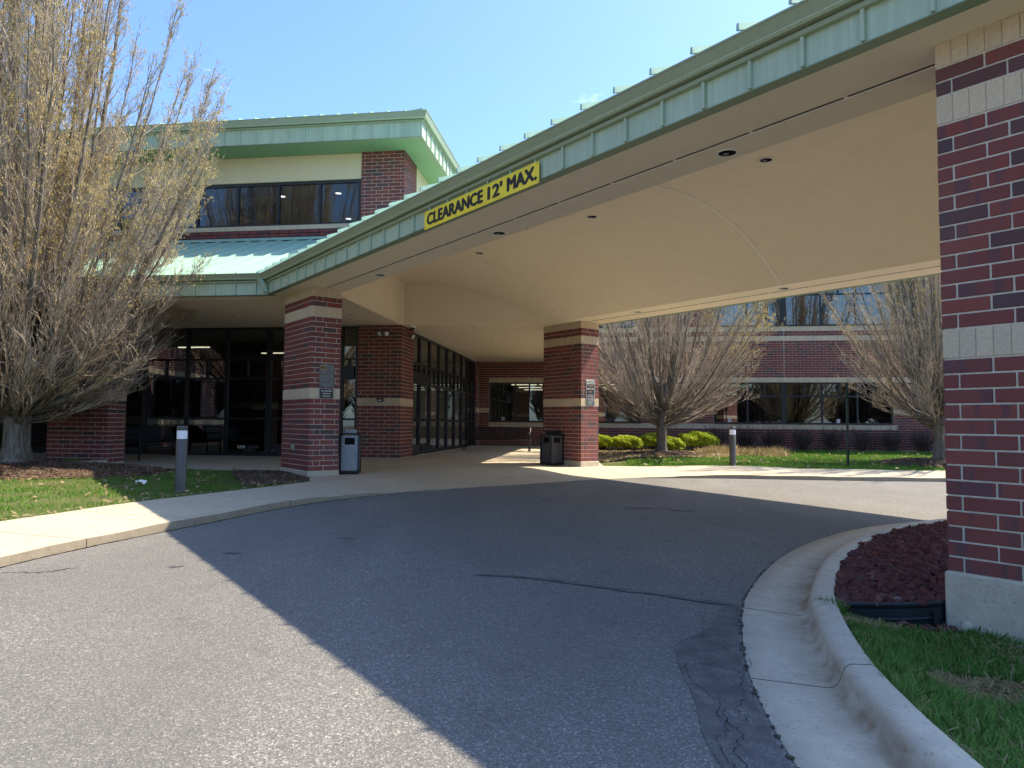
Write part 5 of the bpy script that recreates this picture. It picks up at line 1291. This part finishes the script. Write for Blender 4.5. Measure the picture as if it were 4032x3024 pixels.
bare = [[(2.35+.28*math.cos(t)*(1+.3*math.sin(3*t)), 3.62+.2*math.sin(t)) for t in np.linspace(0, 6.2, 14)], [(2.34+.22*math.cos(t), 4.66+.10*math.sin(t)) for t in np.linspace(0, 6.2, 12)]]
grass('island_grass', isl_v, 62000, vhi, .05, .12, .0026, M_GRASSN, 33, bare, .55)
chips('dry_thatch', isl_v, lambda x, y: hi(x, y)+.012, 5000, 43, M_STRAW, .01, .05, .5, .08)
for b_i, b_p in enumerate(bare): chips('dry_thatch', b_p, lambda x, y: hi(x, y)+.008, 700, 44+b_i, M_STRAW, .015, .06, .35, .07)
tuft = [(2.20+.06*math.cos(t), 4.93+.09*math.sin(t)) for t in np.linspace(0, 6.2, 10)]
grass('grass_tuft', tuft, 260, vhi, .10, .20, .003, M_GRASSN, 36)
fringe = [tuple(p) for p in off(LB, -.10)][8:] + [tuple(p) for p in off(LB, .04)][8:][::-1]
chips('dry_leaf_litter', fringe, lambda x, y: hg(x, y)+.015, 1800, 45, M_STRAW, .008, .03, .5, .5)

# lava rock
def stones(name, poly, n, zf, mat, seed, s0, s1, layers=1):
    rg = np.random.default_rng(seed); X, Y = scatter_in(poly, n, rg); n = len(X); Z = np.array([zf(a, b) for a, b in zip(X, Y)])
    t = (1+5**.5)/2; ico = np.array([(-1,t,0),(1,t,0),(-1,-t,0),(1,-t,0),(0,-1,t),(0,1,t),(0,-1,-t),(0,1,-t),(t,0,-1),(t,0,1),(-t,0,-1),(-t,0,1)])/1.9
    fc = np.array([(0,11,5),(0,5,1),(0,1,7),(0,7,10),(0,10,11),(1,5,9),(5,11,4),(11,10,2),(10,7,6),(7,1,8),(3,9,4),(3,4,2),(3,2,6),(3,6,8),(3,8,9),(4,9,5),(2,4,11),(6,2,10),(8,6,7),(9,8,1)])
    s = rg.uniform(s0, s1, n); V = ico[None]*(1+rg.normal(0, .16, (n, 12, 1)))*s[:, None, None]*rg.uniform(.65, 1.25, (n, 1, 3))
    a = rg.uniform(0, 6.28, n); ca, sa = np.cos(a)[:, None], np.sin(a)[:, None]; V = np.stack([V[..., 0]*ca-V[..., 1]*sa, V[..., 0]*sa+V[..., 1]*ca, V[..., 2]*.8], -1)
    V += np.stack([X, Y, Z+s*.25+rg.uniform(-.006, .012, n)], 1)[:, None]
    F = (fc[None]+(np.arange(n)*12)[:, None, None]).reshape(-1, 3)
    o = link(name, np_mesh(name, V.reshape(-1, 3), F), mat); o['kind'] = 'stuff'; return o
lava_v = [tuple(e) for e in EDGE][::-1] + [tuple(c) for c in CB[i_e:near_i(CB, (7.5, 9.9))]] + [(7.6, 9.2), (4.6, 5.6), (3.3, 5.0)]
stones('lava_rocks', lava_v, 9500, hl, M_LAVA, 51, .016, .038)
stones('white_pebbles', lava_v, 10, lambda x, y: hl(x, y)+.02, M_WHITE, 52, .012, .02)
stones('lava_rocks', [(2.5,4.74),(2.95,4.70),(2.98,4.80),(2.6,4.84)], 26, lambda x, y: hi(x, y)+.01, M_LAVA, 53, .018, .03)
qs = thing('quartz_stone', 'pale stone lying against the concrete plinth by the edging', 'stone', None, (2.98, 4.70, hi(2.98, 4.70)))
o = stones('stone_body', [(-.001,-.001),(.001,-.001),(.001,.001),(-.001,.001)], 1, lambda x, y: .02, M_PLINTH, 3, .06, .062); o.parent = qs; o.pop('kind', None) if hasattr(o, 'pop') else None
if 'kind' in o: del o['kind']

# clipped bushes
def bush(label, x, y, rx, ry, h, n, mat, seed, grp):
    rg = np.random.default_rng(seed); z0 = hg(x, y); T = thing('clipped_bush', label, 'bush', None, (x, y, z0), grp)
    d = unitv(rg.normal(size=(n, 3))); d[:, 2] = np.abs(d[:, 2])*1.0-.12; p = 3.2
    k = (np.abs(d[:, 0])**p+np.abs(d[:, 1])**p+np.abs(d[:, 2])**p)**(-1/p); lump = 1+.07*np.sin(d[:, 0]*9+seed)*np.sin(d[:, 1]*8)+.05*np.sin(d[:, 2]*11+d[:, 0]*7)
    C = d*k[:, None]*lump[:, None]*(.70+.34*rg.random(n)**.45)[:, None]*np.array([rx, ry, h*.62])+np.array([0, 0, h*.38])
    C = C[C[:, 2] > .06]; n = len(C); s = rg.uniform(.016, .040, n)
    u = unitv(rg.normal(size=(n, 3))); w = unitv(np.cross(u, rg.normal(size=(n, 3)))); a, b = u*s[:, None]*1.4, w*s[:, None]*.7
    Q = np.stack([C-a, C+b, C+a, C-b], 1).reshape(-1, 3); o = link('foliage', np_mesh('foliage', Q, np.arange(n*4).reshape(-1, 4)), mat, T); o['kind'] = 'stuff'
    m = 60; e = np.stack([rg.normal(0, rx*.4, m), rg.normal(0, ry*.4, m), rg.uniform(h*.3, h*.75, m)], 1); s0 = e*np.array([.35, .35, 0])
    V, F = prisms(s0, e, np.full(m, .008), np.full(m, .003), 4); o = link('stems', np_mesh('stems', V, F), M_TWIGD, T); o['kind'] = 'stuff'
BY = 26.6
def px_x(u, y): return (u-2016)/2791.4*y
for i, (u0_, u1_, h, yy, lab) in enumerate(((2330, 2411, .55, 26.6, 'yellow-green clipped bush next to the sunlit brick column'), (2409, 2524, .55, 26.5, 'yellow-green clipped bush, second from the sunlit brick column'), (2525, 2640, .62, 27.3, 'yellow-green clipped bush half behind the hornbeam trunk'), (2600, 2686, .52, 25.6, 'small yellow-green clipped bush at the foot of the hornbeam trunk'), (2677, 2820, .70, 26.9, 'largest yellow-green clipped bush, between hornbeam trunk and bollard'))):
    bush(lab, px_x((u0_+u1_)/2, yy), yy, (u1_-u0_)/2791.4*yy/2, .55, h, 7000, M_BUSH, 60+i, 'yellow-green clipped bushes')
bush('dark evergreen shrub beside the brick column behind the tree', -12.5, 16.6, .6, .5, .8, 4000, M_EVER, 70, 'evergreen shrubs')
# bare shrubs along the wing wall
for i in range(9):
    p = 4.2+1.12*i; xx, yy = bw(p, 29.55); rg = np.random.default_rng(80+i); zz = hg(xx, yy)
    T = thing('bare_shrub', 'leafless twiggy shrub in the row along the office wing wall', 'shrub', None, (xx, yy, zz), 'bare shrubs along the wing wall')
    m = 70; s0 = np.stack([rg.normal(0, .14, m), rg.normal(0, .12, m), np.zeros(m)], 1); d = unitv(np.stack([rg.normal(0, .42, m), rg.normal(0, .3, m), np.ones(m)], 1)); L = rg.uniform(.55, 1.0, m); e = s0+d*L[:, None]
    k = 11; idx = np.repeat(np.arange(m), k); t = rg.uniform(.25, 1, m*k); b0 = s0[idx]+(e-s0)[idx]*t[:, None]; e2 = b0+unitv(d[idx]+rg.normal(0, .6, (m*k, 3)))*rg.uniform(.1, .32, m*k)[:, None]
    V, F = cat([prisms(s0, e, np.full(m, .007), np.full(m, .003), 4), prisms(b0, e2, np.full(m*k, .004), np.full(m*k, .002), 3)])
    link('twigs', np_mesh('twigs', V, F), M_TWIGD, T)['kind'] = 'stuff'
# daylily clumps right of the bushes
dl = [(6.6,24.2),(9.2,23.6),(9.6,25.0),(8.0,26.2),(6.8,26.0)]
grass('daylily_clumps', dl, 5200, vhg, .18, .42, .010, M_STRAW, 38, (), .6)
gt = bw(-12.0, 14.5); pt = [(gt[0]+.16*math.cos(t), gt[1]+.1*math.sin(t)) for t in np.linspace(0, 6.2, 10)]
T = thing('grass_clump', 'small green tuft growing at the foot of the brick column behind the tree', 'plant', None, (gt[0], gt[1], hg(*gt)))
o = grass('blades', pt, 300, vhg, .12, .28, .005, M_GRASSN, 39); o.parent = T; o.matrix_parent_inverse = T.matrix_world.inverted()
sb = thing('splash_block', 'long weathered concrete block lying at the foot of the brick column behind the tree', 'block', FB, (-11.9, 14.42, hg(*bw(-11.9, 14.42))), rot=.06)
MB().add([(-.75,-.1,-.05),(.75,-.1,-.05),(.75,.1,-.05),(-.75,.1,-.05),(-.75,-.1,.02),(.75,-.1,.115),(.75,.1,.115),(-.75,.1,.02)], [(3,2,1,0),(4,5,6,7),(0,1,5,4),(1,2,6,5),(2,3,7,6),(3,0,4,7)]).build('block', M_PLINTH, sb, local=True)
lt = thing('paper_scrap', 'crumpled pale paper scrap lying in the shaded lawn', 'litter', None, (-6.15, 11.85, hg(-6.15, 11.85)+.05))
V = [(.09*math.cos(t)*(1+.3*math.sin(5*t)), .07*math.sin(t), .03*math.sin(3*t)) for t in np.linspace(0, 2*math.pi, 12)[:-1]]
MB().add([(0, 0, .05)]+V, [(0, i+1, (i+1) % 11+1) for i in range(11)]).build('paper', M_SIGNW, lt, local=True)

# far trees behind the photographer's car park (seen only as reflections)
rg = np.random.default_rng(99); parts = []
for i in range(56):
    cx = -88+3.2*i+rg.normal(0, 1.2); cy = -48+rg.normal(0, 4); Ht = rg.uniform(8, 12.5); m = 800
    d = unitv(rg.normal(size=(m, 3)))*rg.uniform(.3, 1, (m, 1))**.5*np.array([3.2, 3.2, Ht*.42])+np.array([cx, cy, Ht*.55]); s = np.array([[cx, cy, 0.8]])+rg.normal(0, .3, (m, 3))
    parts.append(prisms(s*.35+d*.65, d, np.full(m, .07), np.full(m, .03), 3)); parts.append(prisms(np.array([[cx, cy, -.6]]), np.array([[cx, cy, Ht*.6]]), np.array([.22]), np.array([.1]), 3))
V, F = cat(parts); o = link('distant_trees', np_mesh('distant_trees', V, F), M_TWIGD); tag(o, 'far-off belt of bare trees beyond the car park', 'trees', kind='stuff')

# west wing of the same building, left of the picture; the glass front mirrors its sunlit wall
WW = thing('west_wing', 'brick office wing to the left of the lawn, mirrored in the glass front', 'building', FB, (-23, 8, .3))
n = N('wing_brick_wall'); bt = n.add('ShaderNodeTexBrick', i_Scale=1., i_Mortar_Size=.007); bt.inputs['Brick Width'].default_value = .305; bt.inputs['Row Height'].default_value = .1016
bt.inputs['Color1'].default_value = (.16, .05, .052, 1); bt.inputs['Color2'].default_value = (.11, .045, .05, 1); bt.inputs['Mortar'].default_value = (.6, .54, .45, 1)
ge = n.coord('Object'); sw = n.add('ShaderNodeSeparateXYZ'); cw = n.add('ShaderNodeCombineXYZ'); n.l.new(ge, sw.inputs[0]); n.l.new(n.math('ADD', sw.outputs[0], sw.outputs[1]), cw.inputs[0]); n.l.new(sw.outputs[2], cw.inputs[1]); n.l.new(cw.outputs[0], bt.inputs['Vector'])
n.col(bt.outputs['Color']).set(.85, .15)
MB().box(-29, -17.2, -6, 13.6, -.2, 8.6).build('wall', n.m, WW)
for z0 in (1.35, 3.28, 5.0, 5.42): MB().box(-29.02, -17.18, -6.02, 13.62, z0, z0+.2).build('band', M_BEIGE, WW)
for q0 in (-4.5, .5, 5.5, 9.8):
    for z0 in (1.56, 5.63):
        MB().box(-17.22, -17.16, q0, q0+3.2, z0, z0+1.7).build('window_frame', M_FRAME, WW)
        for k in range(3): MB().box(-17.17, -17.15, q0+.07+1.04*k, q0+1.05+1.04*k, z0+.07, z0+1.63).build('pane', M_GLASSW, WW)
MB().box(-29.6, -16.6, -6.6, 14.2, 8.6, 8.9).build('roof', M_GREEN, WW)
